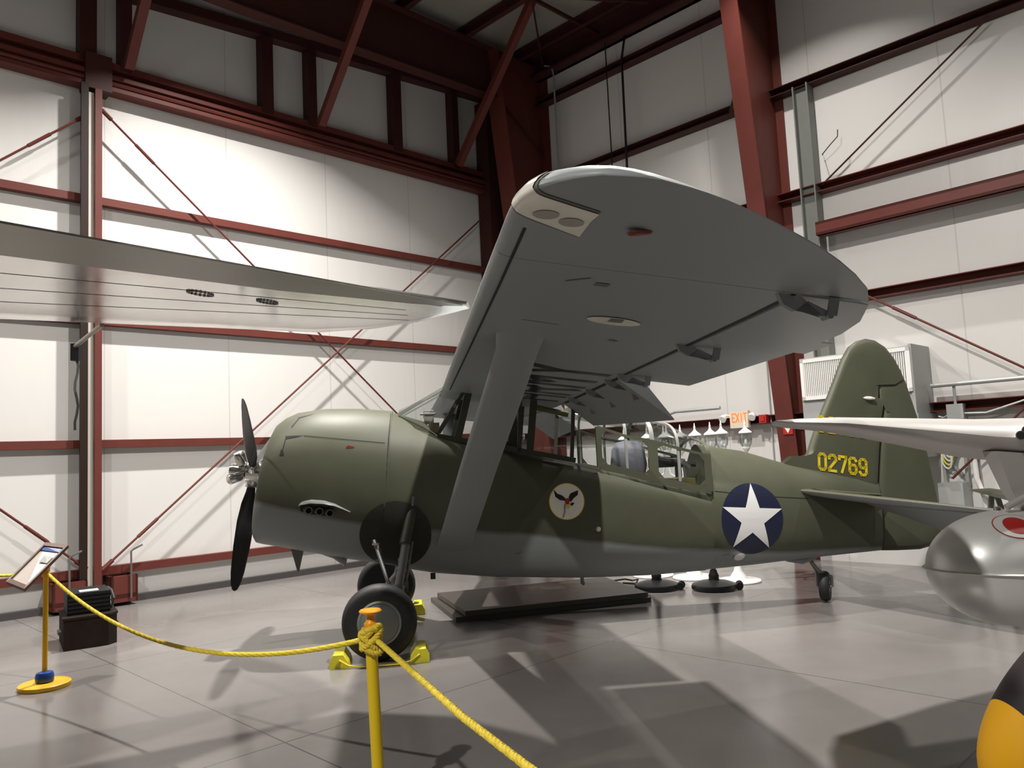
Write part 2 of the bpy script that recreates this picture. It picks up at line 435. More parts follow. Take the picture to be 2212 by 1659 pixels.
# door header beam: two stacked channels and a top rail
for s0, s1 in ((.35, 8.05), (8.4, 18)):
    bm = bmesh.new()
    box(bm, (s0, .02, 7.26), (s1, .24, 7.32)); box(bm, (s0, .08, 7.32), (s1, .13, 7.46)); box(bm, (s0, .02, 7.43), (s1, .26, 7.49))
    tube(bm, [(s0, .20, 7.375), (s1, .20, 7.375)], .04, 8)
    box(bm, (s0, .02, 7.49), (s1, .10, 7.70)); box(bm, (s0, .02, 7.60), (s1, .20, 7.70))
    trim(bm, M['steel'])
bm = bmesh.new(); box(bm, (8.05, .02, 7.2), (8.4, .3, 7.72)); trim(bm, M['steel_shade'])
# sloping top rail of the end wall
bm = bmesh.new(); bar(bm, (.1, .12, 9.42), (18, .12, 8.15), .2, .16); trim(bm, M['steel_shade'])
# wall posts above the header
for s, w in ((5.6, .2), (4.76, .16), (2.95, .2), (1.5, .16), (7.83, .16), (8.34, .22), (11, .2)):
    bm = bmesh.new(); box(bm, (s-w/2, .02, 7.62), (s+w/2, .22, 9.4-.07*s+.02)); trim(bm, M['steel_shade'])
# diagonal braces from the header up to the frame
for p, q in (((4.72, .40, 7.60), (4.86, 2.6, 9.60)), ((7.86, .40, 7.60), (7.96, 2.7, 9.7)), ((1.62, .40, 7.60), (1.84, 2.9, 9.94))):
    bm = bmesh.new(); bar(bm, p, q, .13, .13); trim(bm, M['steel'])
# hangar door stiles
bm = bmesh.new(); box(bm, (8.36, .27, 0.05), (8.455, .31, 7.25)); box(bm, (8.36, .02, .05), (8.375, .27, 7.2)); trim(bm, M['stile_shade'])
bm = bmesh.new(); box(bm, (8.275, .20, 0.05), (8.36, .25, 7.15)); trim(bm, M['stile'])
bm = bmesh.new(); box(bm, (8.185, .27, 0.05), (8.275, .31, 7.2)); box(bm, (8.185, .02, .05), (8.20, .27, 7.2)); trim(bm, M['steel'])
bm = bmesh.new(); box(bm, (.33, .02, 0), (.78, .38, 9.2)); trim(bm, M['steel_shade'])
# floor track of the doors
bm = bmesh.new(); box(bm, (0, 0, 0), (L, .10, .09)); trim(bm, M['kerb'])
# bottom brackets of the stiles
for s0, s1 in ((7.74, 8.08), (8.37, 8.78)):
    bm = bmesh.new(); box(bm, (s0, .02, .10), (s1, .36, .16)); box(bm, (s0, .30, .05), (s1, .36, .40)); box(bm, (s0, .02, .05), (s0+.03, .36, .40)); box(bm, (s1-.03, .02, .05), (s1, .36, .40))
    trim(bm, M['steel'])
# brace rods
def rod(p, q, r=.016, m='steel'):
    bm = bmesh.new(); tube(bm, [p, q], r, 8)
    if r > .015:
        d = (Vector(q)-Vector(p)).normalized()
        a = Vector(p)+d*.55; tube(bm, [a, a+d*.35], r*1.5, 8)
        c = Vector(p)+d*.02; tube(bm, [c-d*.08, c+d*.1], r*1.9, 8)
    trim(bm, M[m], 40)
rod((8.13, .24, 6.90), (.80, .24, .55)); rod((8.13, .28, .54), (.80, .28, 6.78))
rod((8.40, .22, 6.78), (15.6, .22, .5)); rod((8.40, .26, .58), (15.6, .26, 6.8))
# right wall girts
for z in (2.16, 3.84, 5.58, 7.28, 8.96):
    bm = bmesh.new(); chan(bm, (.11, .3, z), (.11, 22, z), .13, .2, (0, 0, 1)); trim(bm, M['steel_shade'] if z > 6 else M['steel'])  # same girts, the upper ones in the shaded steel colour
bm = bmesh.new(); box(bm, (.02, .1, 9.47), (.10, 22, 9.95)); box(bm, (.02, .1, 9.47), (.30, 22, 9.52)); box(bm, (.02, .1, 9.90), (.30, 22, 9.95)); trim(bm, M['steel_shade'])
# stiff beam on the right wall
bm = bmesh.new(); box(bm, (.22, 6.95, 4.80), (.42, 22, 4.84)); box(bm, (.36, 6.95, 4.80), (.42, 22, 5.0)); box(bm, (.02, 6.95, 4.96), (.42, 22, 5.0)); trim(bm, M['steel'])
# grey wind post
bm = bmesh.new(); ibeam(bm, (.14, 6.80, 2.2), (.14, 6.80, 7.24), .24, .2, (0, 1, 0)); trim(bm, M['postgrey'])
rod((.16, 9.36, 7.20), (.16, 7.0, 5.62), .014, 'steel_shade'); rod((.20, 7.40, 3.90), (.20, 10.6, 1.72), .016, 'steel'); rod((.18, 10.9, 3.6), (.18, 8.4, 1.2), .016, 'steel')
# tapered frame columns on the right wall, and the end frame with its rafter
def frame_column(b0, b1, z1):
    bm = bmesh.new()
    def D(z): return .27+.118*z
    t = .025; bmid = (b0+b1)/2
    # inner flange, web and outer flange
    loft(bm, [[(D(z)-t, b0, z), (D(z), b0, z), (D(z), b1, z), (D(z)-t, b1, z)] for z in (0, z1)])
    loft(bm, [[(.02, bmid-.01, z), (D(z)-t, bmid-.01, z), (D(z)-t, bmid+.01, z), (.02, bmid+.01, z)] for z in (0, z1)])
    box(bm, (.0, b0, 0), (.03, b1, z1))
    trim(bm, M['steel'])
frame_column(6.14, 6.42, 9.98)
frame_column(1.0, 1.43, 9.72)
def rafter(b):
    bm = bmesh.new()
    xs = (.05, 1.3, 6.5, 12, 20); bot = (7.9, 8.80, 8.66, 8.7, 8.8); top = 9.72
    loft(bm, [[(x, b-.01, zb), (x, b+.01, zb), (x, b+.01, top), (x, b-.01, top)] for x, zb in zip(xs, bot)])
    loft(bm, [[(x, b-.12, zb-.025), (x, b+.12, zb-.025), (x, b+.12, zb), (x, b-.12, zb)] for x, zb in zip(xs, bot)])
    box(bm, (.05, b-.14, top), (20, b+.14, top+.03)); trim(bm, M['steel_shade'])
rafter(1.16)
bm = bmesh.new(); bar(bm, (.25, 5.63, 7.22), (.86, 6.12, 7.27), .05, .05); trim(bm, M['steel_shade'])
# purlins under the roof, parallel to the right wall
for a in (2.05, .62, 3.5, 5.0, 6.5, 8.0, 9.5):
    bm = bmesh.new(); chan(bm, (a, .1, 9.85), (a, 22, 9.85), .22, .10); trim(bm, M['steel_shade'])
for b in (2.9, 5.2):
    bm = bmesh.new(); bar(bm, (.1, b, 9.80), (12, b, 9.80), .05, .06); trim(bm, M['steel_shade'])
rod((.2, 1.5, 9.72), (6, 6.2, 9.72), .018, 'steel_shade'); rod((.4, 4.2, 9.72), (4.2, 1.5, 9.72), .018, 'steel_shade')

# ================================================================== THINGS ON THE WALLS
def pipe(name, pts, r, label, m='galv', grp=None):
    bm = bmesh.new(); tube(bm, pts, r, 8); single(name, bm, M[m], B, label, 'conduit', grp, 40)
pipe('conduit', [(.12, 3.53, 9.5), (.25, 3.52, 9.0), (.25, 3.49, 6.9), (.12, 3.47, 2.3)], .022, 'thicker dark conduit running up the right wall beside the red frame column', 'black')
pipe('conduit', [(.24, 3.15, 9.5), (.24, 3.14, 2.3)], .012, 'thin dark conduit left of the thicker one on the right wall', 'black')
pipe('conduit', [(.26, 1.60, 9.62), (.26, 1.80, 9.52), (.26, 1.84, 9.3), (.26, 1.82, 2.3)], .018, 'grey conduit bent at its top in the hall corner beside the dark frame')
pipe('conduit', [(.30, 4.05, 2.36), (.27, 4.2, 2.40), (.25, 5.05, 2.40)], .03, 'grey horizontal conduit along the red girt left of the EXIT sign')
pipe('conduit', [(.24, 8.26, 2.445), (.24, 10.6, 2.445)], .03, 'grey horizontal conduit along the girt right of the tail fin')
pipe('conduit', [(.12, 5.86, 4.6), (.12, 5.86, 1.2)], .013, 'dark vertical conduit just left of the red frame column, under the wing tip', 'greypaint')
pipe('conduit', [(.12, 5.98, 4.6), (.12, 5.98, 1.2)], .014, 'thin grey vertical conduit closest to the red frame column')
bm = bmesh.new(); tube(bm, [(.05, 7.0, 6.1), (.2, 7.05, 6.06), (.25, 7.2, 6.15), (.25, 7.32, 6.24), (.25, 7.33, 6.34)], .008, 6)
single('cable_hook', bm, M['black'], B, 'thin dark wire hooking out from the grey wind post', 'cable', None, 40)
for s, lab in ((8.60, 'steel cane bolt rod left of the hangar door stiles'), (7.84, 'steel cane bolt rod right of the hangar door stiles')):
    bm = bmesh.new(); tube(bm, [(s, .40, .10), (s, .40, .72), (s-.03, .42, .75), (s-.13, .46, .80)], .013, 8)
    single('cane_bolt', bm, M['oleo'], B, lab, 'bolt', 'cane bolts of the hangar doors', 40)

# exit sign
t = thing('exit_sign', B, (.28, 5.39, 2.05), 'cream EXIT sign with orange letters and two emergency spotlights', 'sign')
bm = bmesh.new(); box(bm, (-.08, -.16, 0), (0, .16, .27)); part('sign_box', bm, M['exitb'], t)
o = decal('exit_letters', text_polys('EXIT', .13, .05, .018, .018), (.004, -.115, .10), (0, 1, 0), (0, 0, 1), M['exit'], t, None, (-1, 0, 0), .0, label='glowing orange EXIT letters')
for y in (-.26, .26):
    bm = bmesh.new(); lathe(bm, [(.03, 0), (.05, .03), (.062, .1), (.058, .105)], (-.02, y, .2), (.75, 0, -.45), 16); tube(bm, [(-.04, y*.55, .2), (-.02, y, .22)], .015)
    part('spotlight', bm, M['white'], t, 40)
# fire alarm box
bm = bmesh.new(); box(bm, (.0, -.06, 0), (.10, .06, .13)); box(bm, (.10, -.035, .03), (.115, .035, .10))
single('alarm_box', bm, M['red'], B @ Matrix.Translation((.24, 5.83, 2.10)), 'small red fire alarm box on the girt beside the frame column', 'alarm')
# arrow sign on the column
t = thing('arrow_sign', B, (.52, 6.32, 1.90), 'red arrow sign with white downward arrow on the frame column', 'sign')
bm = bmesh.new(); box(bm, (-.03, -.075, 0), (-.005, .075, .36)); part('sign_plate', bm, M['red'], t)
bm = bmesh.new()
for p in ([(-.025, .12), (.025, .12), (.025, .34), (0, .31), (-.025, .34)], [(0, .02), (.06, .12), (-.06, .12)]):
    prism(bm, p, -.004, .0, lambda u, v, q: (q, u, v))
part('arrow', bm, M['white'], t, label='white arrow pointing down')
# wall heater behind the fin
t = thing('air_handler', B, (0, 7.43, 1.5), 'large grey air handler with white louvred grilles behind the tail fin', 'air handler')
bm = bmesh.new(); box(bm, (.02, -.77, 0), (.68, .77, 1.48)); box(bm, (.02, .74, 0), (.70, .78, 1.50)); part('casing', bm, M['greypaint'], t)
for y0, y1 in ((-.75, .0), (.03, .76)):
    bm = bmesh.new()
    z0, z1 = .87, 1.46
    box(bm, (.68, y0, z0), (.72, y0+.05, z1)); box(bm, (.68, y1-.05, z0), (.72, y1, z1)); box(bm, (.68, y0, z0), (.72, y1, z0+.05)); box(bm, (.68, y0, z1-.05), (.72, y1, z1))
    g = part('grille_frame', bm, M['white'], t)
    bm = bmesh.new(); box(bm, (.682, y0+.05, z0+.05), (.69, y1-.05, z1-.05)); part('grille_back', bm, M['gap'], g)
    bm = bmesh.new(); n_ = 24
    for k in range(n_):
        y = y0+.06+(y1-y0-.12)*k/(n_-1); box(bm, (.69, y-.008, z0+.05), (.71, y+.008, z1-.05))
    part('louvres', bm, M['white'], g)
bm = bmesh.new(); box(bm, (.02, .70, .0), (.72, .80, .58)); part('side_box', bm, M['greypaint'], t)
# junction box and cable
t = thing('junction_box', B, (.2, 8.53, 1.98), 'grey junction box hanging on conduit right of the tail fin', 'junction box')
bm = bmesh.new(); box(bm, (-.08, -.10, 0), (.06, .10, .2)); part('enclosure', bm, M['greypaint'], t)
bm = bmesh.new(); tube(bm, [(0, 0, .2), (0, 0, .44)], .02, 8); part('riser', bm, M['galv'], t, 40)
bm = bmesh.new(); tube(bm, [(0, .10, .07), (0, .35, .06), (0, .7, .16), (0, 1.1, .28)], .014, 8); part('flex_conduit', bm, M['galv'], t, 40)
bm = bmesh.new(); tube(bm, [(0, -.10, .06), (0, -.16, .03), (0, -.22, .05)], .012, 8); part('flex_conduit', bm, M['galv'], t, 40)
# white pipe and rack behind the rudder
bm = bmesh.new(); tube(bm, [(.15, 8.66, 1.75), (.15, 8.68, 1.2), (.15, 8.72, 1.05), (.15, 8.80, .98)], .035, 10)
single('drain_pipe', bm, M['white'], B, 'white bent drain pipe on the right wall behind the rudder', 'pipe', None, 40)
t = thing('hose_rack', B, (.02, 8.44, 0), 'pale grey rack with hoses against the wall behind the rudder', 'rack')
bm = bmesh.new(); box(bm, (.02, -.17, 0), (.35, .13, 1.15)); part('cabinet', bm, M['galv'], t)
bm = bmesh.new(); box(bm, (.02, -.17, 1.15), (.1, -.13, 1.75)); box(bm, (.02, .1, 1.1), (.1, .14, 1.75)); bar(bm, (.06, -.15, 1.3), (.06, .12, 1.7), .03, .03); bar(bm, (.06, -.15, 1.5), (.06, .12, 1.18), .03, .03); box(bm, (.02, -.17, 1.7), (.1, .14, 1.75)); part('frame', bm, M['greyl'], t)
for k in range(4):
    bm = bmesh.new(); tube(bm, [(.14+.02*math.sin(q*.8), -.09+.012*k+.06*math.sin(q/12*2*PI), 1.45+.05*k+.12*math.cos(q/12*2*PI)) for q in range(13)], .012, 6)
    part('hose', bm, M['yelc'] if k == 1 else M['white'], t, 40)


# ================================================================== THE OLIVE AIRCRAFT
AH = math.radians(7.6)
PG = Matrix.Translation((-1.45, 8.33, 0)) @ Matrix.Rotation(AH, 4, 'Z')
plane = thing('observation_aircraft', PG, (0, 0, 0), 'olive green high-wing propeller aircraft with white star on dark blue disc', 'aircraft')
def sect(top, bot, w, nt_=2.4, nb=2.4, ymid=0.5, seg=48):
    """closed ring between a top point and a bottom point (x, z), half width w; ymid: height share of the widest place"""
    (xt, zt), (xb, zb) = top, bot; r = []
    for k in range(seg):
        a = 2*PI*k/seg; c, s = math.cos(a), math.sin(a); e = nt_ if s >= 0 else nb
        y = w*math.copysign(abs(c)**(2/e), c); v = math.copysign(abs(s)**(2/e), s)
        f = ymid + (1-ymid)*v if v >= 0 else ymid + ymid*v
        r.append((xb+(xt-xb)*f, y, zb+(zt-zb)*f))
    return r
# engine cowling
cow = [((-.93, 1.95), (-1.12, 1.20), .40), ((-1.00, 2.07), (-1.20, 1.09), .50), ((-1.02, 2.13), (-1.235, 1.04), .55), ((-.98, 2.205), (-1.22, 1.01), .59),
       ((-.90, 2.265), (-1.15, .99), .625), ((-.78, 2.315), (-1.03, .965), .655), ((-.5, 2.345), (-.75, .895), .685), ((-.15, 2.333), (-.36, .80), .70), ((.18, 2.295), (.02, .725), .70)]
bm = bmesh.new(); loft(bm, [sect(a, b, w, 2.15, 2.15) for a, b, w in cow], True, False, True)
cowling = part('engine_cowling', bm, M['fus'], plane, 50)
# fuselage
fus = [((.17, 2.285), (.01, .73), .69, 2.2, 2.2, .5), ((.50, 2.17), (.36, .64), .66, 2.5, 2.3, .5), ((.62, 2.03), (.55, .60), .64, 4.5, 2.4, .5), ((1.2, 1.86), (1.18, .52), .60, 5, 2.6, .5), ((2.1, 1.655), (2.1, .45), .56, 5, 2.6, .5),
       ((2.8, 1.465), (2.8, .43), .52, 5, 2.6, .5), ((3.44, 1.30), (3.42, .44), .47, 5, 2.6, .5), ((3.47, 1.80), (3.45, .445), .47, 1.75, 2.6, .42), ((4.0, 1.705), (4.0, .46), .40, 1.8, 2.6, .43), ((4.53, 1.53), (4.53, .485), .32, 2.0, 2.6, .45),
       ((5.0, 1.42), (5.0, .50), .22, 2.2, 2.6, .5), ((5.58, 1.30), (5.55, .515), .09, 2.2, 2.6, .5)]
bm = bmesh.new(); loft(bm, [sect(a, b, w, n1, n2, ym) for a, b, w, n1, n2, ym in fus])
bmesh.ops.recalc_face_normals(bm, faces=bm.faces)
BV = BVHTree.FromBMesh(bm)
fuselage = part('fuselage', bm, M['fus'], plane, 40)
tb = bmesh.new(); loft(tb, [sect(a, b, w, 2.15, 2.15) for a, b, w in cow], True, False, True); bmesh.ops.recalc_face_normals(tb, faces=tb.faces)
BVC = BVHTree.FromBMesh(tb); tb.free()

# engine seen in the cowling mouth
bm = bmesh.new(); ax_ = Vector((-math.cos(.157), 0, math.sin(.157)))
lathe(bm, [(.0, -.25), (.52, -.25), (.52, -.1), (.22, -.02), (.16, .06), (.1, .1)], (-1.02, 0, 1.60), ax_, 28)
for k in range(9):
    a = 2*PI*k/9; d = Vector((ax_.z*math.cos(a), math.sin(a), -ax_.x*math.cos(a)))
    lathe(bm, [(.09, .2), (.10, .3), (.09, .32), (.10, .36), (.08, .46)], Vector((-1.02, 0, 1.60))+ax_*(-.06), d, 12)
part('engine', bm, M['oleo'], cowling, 40)

# propeller
hubp = Vector((-1.255, 0, 1.72)); th = math.radians(9)
nx = Vector((-math.cos(th), 0, math.sin(th))); ux = Vector((math.sin(th), 0, math.cos(th))); sy = Vector((0, -1, 0))
prop = bpy.data.objects.new('propeller', None); C.objects.link(prop); prop.parent = plane
bm = bmesh.new()
lathe(bm, [(.10, -.10), (.115, -.05), (.115, .06), (.085, .08), (.085, .12), (.07, .14), (.072, .2), (.06, .235), (.02, .245)], hubp, nx, 28)
part('hub_dome', bm, M['chrome'], prop, 40)
bm = bmesh.new(); lathe(bm, [(.0, -.02), (.055, 0), (.06, .1), (.045, .125), (0, .128)], hubp+nx*.10+Vector((0, -.07, .08)), Vector((-.25, -.35, .9)), 18)
part('counterweight', bm, M['chrome'], prop, 40)
bm = bmesh.new(); lathe(bm, [(.0, -.02), (.05, 0), (.055, .12), (.04, .14), (0, .142)], hubp+nx*.12+Vector((0, -.06, -.05)), Vector((-.7, -.6, -.2)), 18)
part('counterweight', bm, M['chrome'], prop, 40)
def blade(ang):
    d = ux*math.cos(ang)+sy*math.sin(ang); t = nx.cross(d)
    b_ = bmesh.new(); rings = []
    for r, w, tk, tw in ((.10, .075, .075, 60), (.2, .095, .07, 48), (.32, .15, .045, 40), (.5, .19, .032, 32), (.75, .195, .022, 24), (1.0, .17, .014, 18), (1.12, .125, .01, 16), (1.17, .07, .008, 16), (1.185, .02, .004, 16)):
        a = math.radians(90-tw-22); c1 = t*math.sin(a)+nx*math.cos(a); c2 = t*math.cos(a)-nx*math.sin(a)
        rings.append([hubp+d*r+c1*(w/2*math.cos(2*PI*k/16))+c2*(tk/2*math.sin(2*PI*k/16)) for k in range(16)])
    loft(b_, rings)
    return part('blade', b_, M['blade'], prop, 40)
for a in (55, 175, 295): blade(math.radians(a))
for a in (55, 175, 295):
    d = ux*math.cos(math.radians(a))+sy*math.sin(math.radians(a))
    bm = bmesh.new(); lathe(bm, [(.06, .04), (.072, .05), (.072, .10), (.062, .115), (.062, .15), (.055, .155)], hubp, d, 20); part('blade_clamp', bm, M['chrome'], prop, 40)

# panel gaps and fittings on the cowling
def cdec(name, polys, m, label=None, off=.004):
    return decal(name, polys, (0, -1.2, 0), (1, 0, 0), (0, 0, 1), m, cowling, BVC, (0, 1, 0), off, .04, label)
def strip(pts, w): return stroke_polys([pts], w)
cdec('panel_gap', strip([(-.74, 2.245), (-.80, 2.15)], .012)+[[(-.76, 2.25), (-.60, 2.282), (-.74, 2.236)]]+[[(-.855, 2.06), (-.67, 2.06), (-.84, 2.03)]]+strip([(-.845, 2.05), (-.87, 1.92)], .008)+strip([(-.67, 2.055), (-.2, 1.99), (.1, 1.95)], .007)+strip([(.165, 2.27), (.14, 2.0), (.12, 1.7), (.10, 1.45)], .010)+[[(-.885, 1.93), (-.868, 1.93), (-.855, 1.87), (-.90, 1.87)]], M['gap'])
cdec('stencil', [[(-.27, 1.925), (-.25, 1.94), (-.19, 1.925), (-.19, 1.912), (-.27, 1.912)]], M['redl'], 'small red stencil')
# exhaust: hood and three stubs
bm = bmesh.new()
hood = []
for x, z, h, o in ((-.72, 1.40, .05, .03), (-.69, 1.425, .09, .07), (-.60, 1.44, .10, .09), (-.48, 1.425, .09, .09), (-.38, 1.39, .06, .06), (-.30, 1.345, .035, .035), (-.24, 1.31, .02, .02)):
    hood.append([(x, -.60, z+.01), (x, -.69-o, z-.012), (x, -.695-o, z-h*.3), (x, -.67-o*.8, z-h*.3), (x, -.64, z-h*.15)])
loft(bm, hood); part('exhaust_hood', bm, M['greyl'], cowling, 40)
cdec('exhaust_opening', [[(-.71, 1.39), (-.45, 1.365), (-.41, 1.34), (-.42, 1.27), (-.64, 1.305), (-.71, 1.335)]], M['gap'])
for x, z in ((-.66, 1.355), (-.56, 1.34), (-.465, 1.32)):
    bm = bmesh.new(); lathe(bm, [(.036, 0), (.036, .10), (.028, .10), (.028, .02)], (x, -.62, z), (.35, -.9, -.15), 16); part('exhaust_stub', bm, M['oleo'], cowling, 40)
# chin scoop and drain mast
bm = bmesh.new(); loft(bm, [sect((-.62, .90), (-.60, .86), .10), sect((-.48, .90), (-.46, .80), .16), sect((-.33, .86), (-.36, .715), .17)]); part('chin_scoop', bm, M['grey'], cowling, 40)
bm = bmesh.new(); loft(bm, [[(-.90, -.006, .93), (-.90, .006, .93), (-.765, .004, .93), (-.765, -.004, .93)], [(-.84, -.005, .695), (-.84, .005, .695), (-.82, .003, .695), (-.82, -.003, .695)]]); part('belly_mast', bm, M['oleo'], cowling)

# markings on the fuselage
def fdec(name, polys, o, m, label=None, off=.004, U=(1, 0, 0), V=(0, 0, 1), par=None):
    return decal(name, polys, (o[0], -1.2, o[1]), U, V, m, par or fuselage, BV, (0, 1, 0), off, .05, label)
tl = math.radians(5); SU, SV = (math.cos(tl), 0, -math.sin(tl)), (math.sin(tl), 0, math.cos(tl))
rd = fdec('star_disc', [ellipse(0, 0, .362, .372, 48)], (3.895, .988), M['navy'], 'dark blue national insignia disc', .004, SU, SV)
rk = math.sin(PI/10)/math.sin(7*PI/10)
sp_ = [(.365*(1 if k % 2 == 0 else rk)*math.sin(k*PI/5), .372*(1 if k % 2 == 0 else rk)*math.cos(k*PI/5)) for k in range(10)]
fdec('star', [[(0, 0), sp_[k], sp_[(k+1) % 10]] for k in range(10)], (3.895, .988), M['starw'], 'white five-pointed star', .008, SU, SV)
em = (1.885, 1.285); R_ = .183
e0 = fdec('emblem_rim', [ellipse(0, 0, R_, R_)], em, M['yel'], 'round squadron emblem with a diving bird', .004)
fdec('emblem_ground', [ellipse(0, 0, R_*.955, R_*.955)], em, M['emb'], None, .006)
def pz(pts): return [((x-1400)/140*R_, (1410-y)/145*R_) for x, y in pts]
fdec('emblem_wings', [pz([(1300, 1310), (1312, 1368), (1345, 1396), (1388, 1404), (1390, 1385), (1368, 1362), (1330, 1345)]), pz([(1415, 1402), (1418, 1372), (1432, 1348), (1494, 1326), (1490, 1362), (1455, 1388), (1432, 1415)]),
     pz([(1420, 1432), (1440, 1420), (1460, 1425), (1440, 1448)])], em, M['black'], None, .008)
fdec('emblem_body', [ellipse(3/140*R_, 0, 18/140*R_, 26/145*R_, 20)], em, M['red'], None, .010)
fdec('emblem_head', [pz([(1395, 1432), (1420, 1432), (1422, 1455), (1410, 1470), (1400, 1455)])], em, M['yel'], None, .012)
fdec('emblem_leg', stroke_polys([pz([(1384, 1432), (1380, 1490), (1366, 1530)])], .014), em, M['greyl'], None, .010)
# small fittings on the side
for x, z, r, m in ((2.197, .991, .026, 'white'), (2.52, .726, .016, 'gap')):
    bm = bmesh.new(); lathe(bm, [(r, -.04), (r, .02), (r*.6, .035)], (x, -.535 if z > .9 else -.44, z), (0, -1, 0), 14); part('side_port', bm, M[m], fuselage, 40)
for pl_ in ([(1.03, .69), (1.12, .69), (1.12, .665), (1.03, .672)], [(1.34, .80), (1.41, .80), (1.41, .785), (1.34, .785)], [(3.56, .63), (3.63, .63), (3.63, .61), (3.56, .61)]): fdec('side_vent', [pl_], (0, 0), M['hub'], None)
bm = bmesh.new(); lathe(bm, [(.03, 0), (.06, .01), (.0, .05)], (3.74, -.36, .605), (0, -.7, -.7), 14); part('tail_light', bm, M['white'], fuselage, 40)
bm = bmesh.new(); tube(bm, [(2.12, 0, .46), (2.12, 0, .38), (2.14, 0, .37)], .02, 10); bm2 = bm; part('drain_spigot', bm, M['grey'], fuselage, 40)
bm = bmesh.new(); cbox(bm, (.53, -.3, .60), (.05, .03, .06)); part('drain_spigot', bm, M['olive_dark'], fuselage)
fdec('panel_line', strip([(3.5, 1.30), (4.0, 1.22), (4.6, 1.16)], .006), (0, 0), M['gap'])

# ------------------------------------------------------------------ wing
def ip(x, xs, ys):
    if x <= xs[0]: return ys[0]
    for a, b, c, d in zip(xs, xs[1:], ys, ys[1:]):
        if x <= b: return c+(d-c)*(x-a)/(b-a)
    return ys[-1]
def LEx(y): return ip(abs(y), (5.80, 5.96, 6.05, 6.13, 6.205, 6.26, 6.30, 6.32), (.695, .70, .715, .745, .80, .855, .92, 1.05))
def TEx(y): return ip(abs(y), (4.4, 4.75, 5.04, 5.36, 5.60, 5.79, 5.95, 6.09, 6.18, 6.24, 6.29, 6.32), (2.48, 2.46, 2.42, 2.29, 2.14, 1.965, 1.78, 1.58, 1.43, 1.32, 1.20, 1.07))
def zplane(x, y): return 2.450+.0155*(abs(y)-.45)-.14*(x-.714)
CF = (0, .004, .012, .03, .06, .11, .18, .28, .40, .54, .68, .80, .90, 1.0)
LO = (.040, .024, .012, .004, .0, 0, 0, 0, 0, 0, 0, 0, 0, 0)
UP = (.040, .066, .090, .128, .170, .212, .245, .262, .255, .225, .172, .112, .06, .008)
def wring(y, x1=None):
    """closed profile from the trailing end over the top to the nose and back along the underside"""
    le, te = LEx(y), TEx(y); ch = te-le; k = min(1, ch/1.8)
    k2 = k**1.1 if abs(y) > 5.2 else 1
    xe = te if x1 is None else min(x1, te); fr = (xe-le)/ch; cs = [c*fr for c in [0, .006, .018, .045, .09, .16, .26, .38, .52, .66, .78, .88, .95, 1.0]]
    lift = .035*(1-k2)
    lo = [(le+c*ch, y, zplane(le+c*ch, y)+ip(c, CF, LO)*k2+lift) for c in cs]
    hi = [(le+c*ch, y, zplane(le+c*ch, y)+ip(c, CF, UP)*k2+lift+.002) for c in cs]
    return list(reversed(hi)) + lo[1:]
HX = 1.935; YA = 5.44
bm = bmesh.new()
ys = [0, .5, 1.5, 2.6, 3.6, 4.4, 5.0, YA]
full = [-y for y in reversed(ys[1:])] + ys
loft(bm, [wring(y, HX) for y in full])
for sgn in (-1, 1):
    loft(bm, [wring(sgn*y) for y in (YA+.005, 5.6, 5.75, 5.87, 5.97, 6.05, 6.12, 6.17, 6.21, 6.245, 6.275, 6.295, 6.31, 6.317)])
wing = part('wing', bm, M['grey'], plane, 35)
wbm = bmesh.new(); loft(wbm, [wring(y, HX) for y in full]); loft(wbm, [wring(-y) for y in (YA+.005, 5.6, 5.75, 5.87, 5.97, 6.05, 6.12, 6.17, 6.21, 6.245, 6.275, 6.295, 6.31, 6.317)])
bmesh.ops.recalc_face_normals(wbm, faces=wbm.faces); BVW = BVHTree.FromBMesh(wbm); wbm.free()
def control(y0, y1, n, droop, name, taper=0.0):
    bm = bmesh.new(); rings = []
    cd, sd = math.cos(droop), math.sin(droop)
    for i in range(n+1):
        y = y0+(y1-y0)*i/n; te = TEx(y)-taper*(1-i/n)
        xs = [HX+.02+(te-HX-.02)*q for q in (0, .25, .6, 1)]
        hi = []; lo = []
        for x in xs:
            c = (HX-LEx(y)+(x-HX)*(TEx(y)-HX)/(te-HX))/(TEx(y)-LEx(y)); lo.append((x, zplane(x, y)+.001)); hi.append((x, zplane(x, y)+ip(c, CF, UP)))
        lp = list(reversed(hi))+lo
        hz = zplane(HX, y)+.02
        rings.append([(HX+(x-HX)*cd+(z-hz)*sd, y, hz-(x-HX)*sd+(z-hz)*cd) for x, z in lp])
    loft(bm, rings); return part(name, bm, M['grey'], plane, 35)
for sg in (-1, 1):
    control(sg*2.635, sg*(YA-.012), 10, math.radians(0.5), 'aileron')
    fl = control(sg*.42, sg*2.585, 4, math.radians(30), 'flap', .15)
    bm = bmesh.new(); tube(bm, [(HX+.035, sg*y, zplane(HX, y)+.062) for y in (.42, 1.0, 2.585)], .062, 14); part('flap_gap_plug', bm, M['grey'], fl, 40)  # tube added to stop light through the flap hinge gap
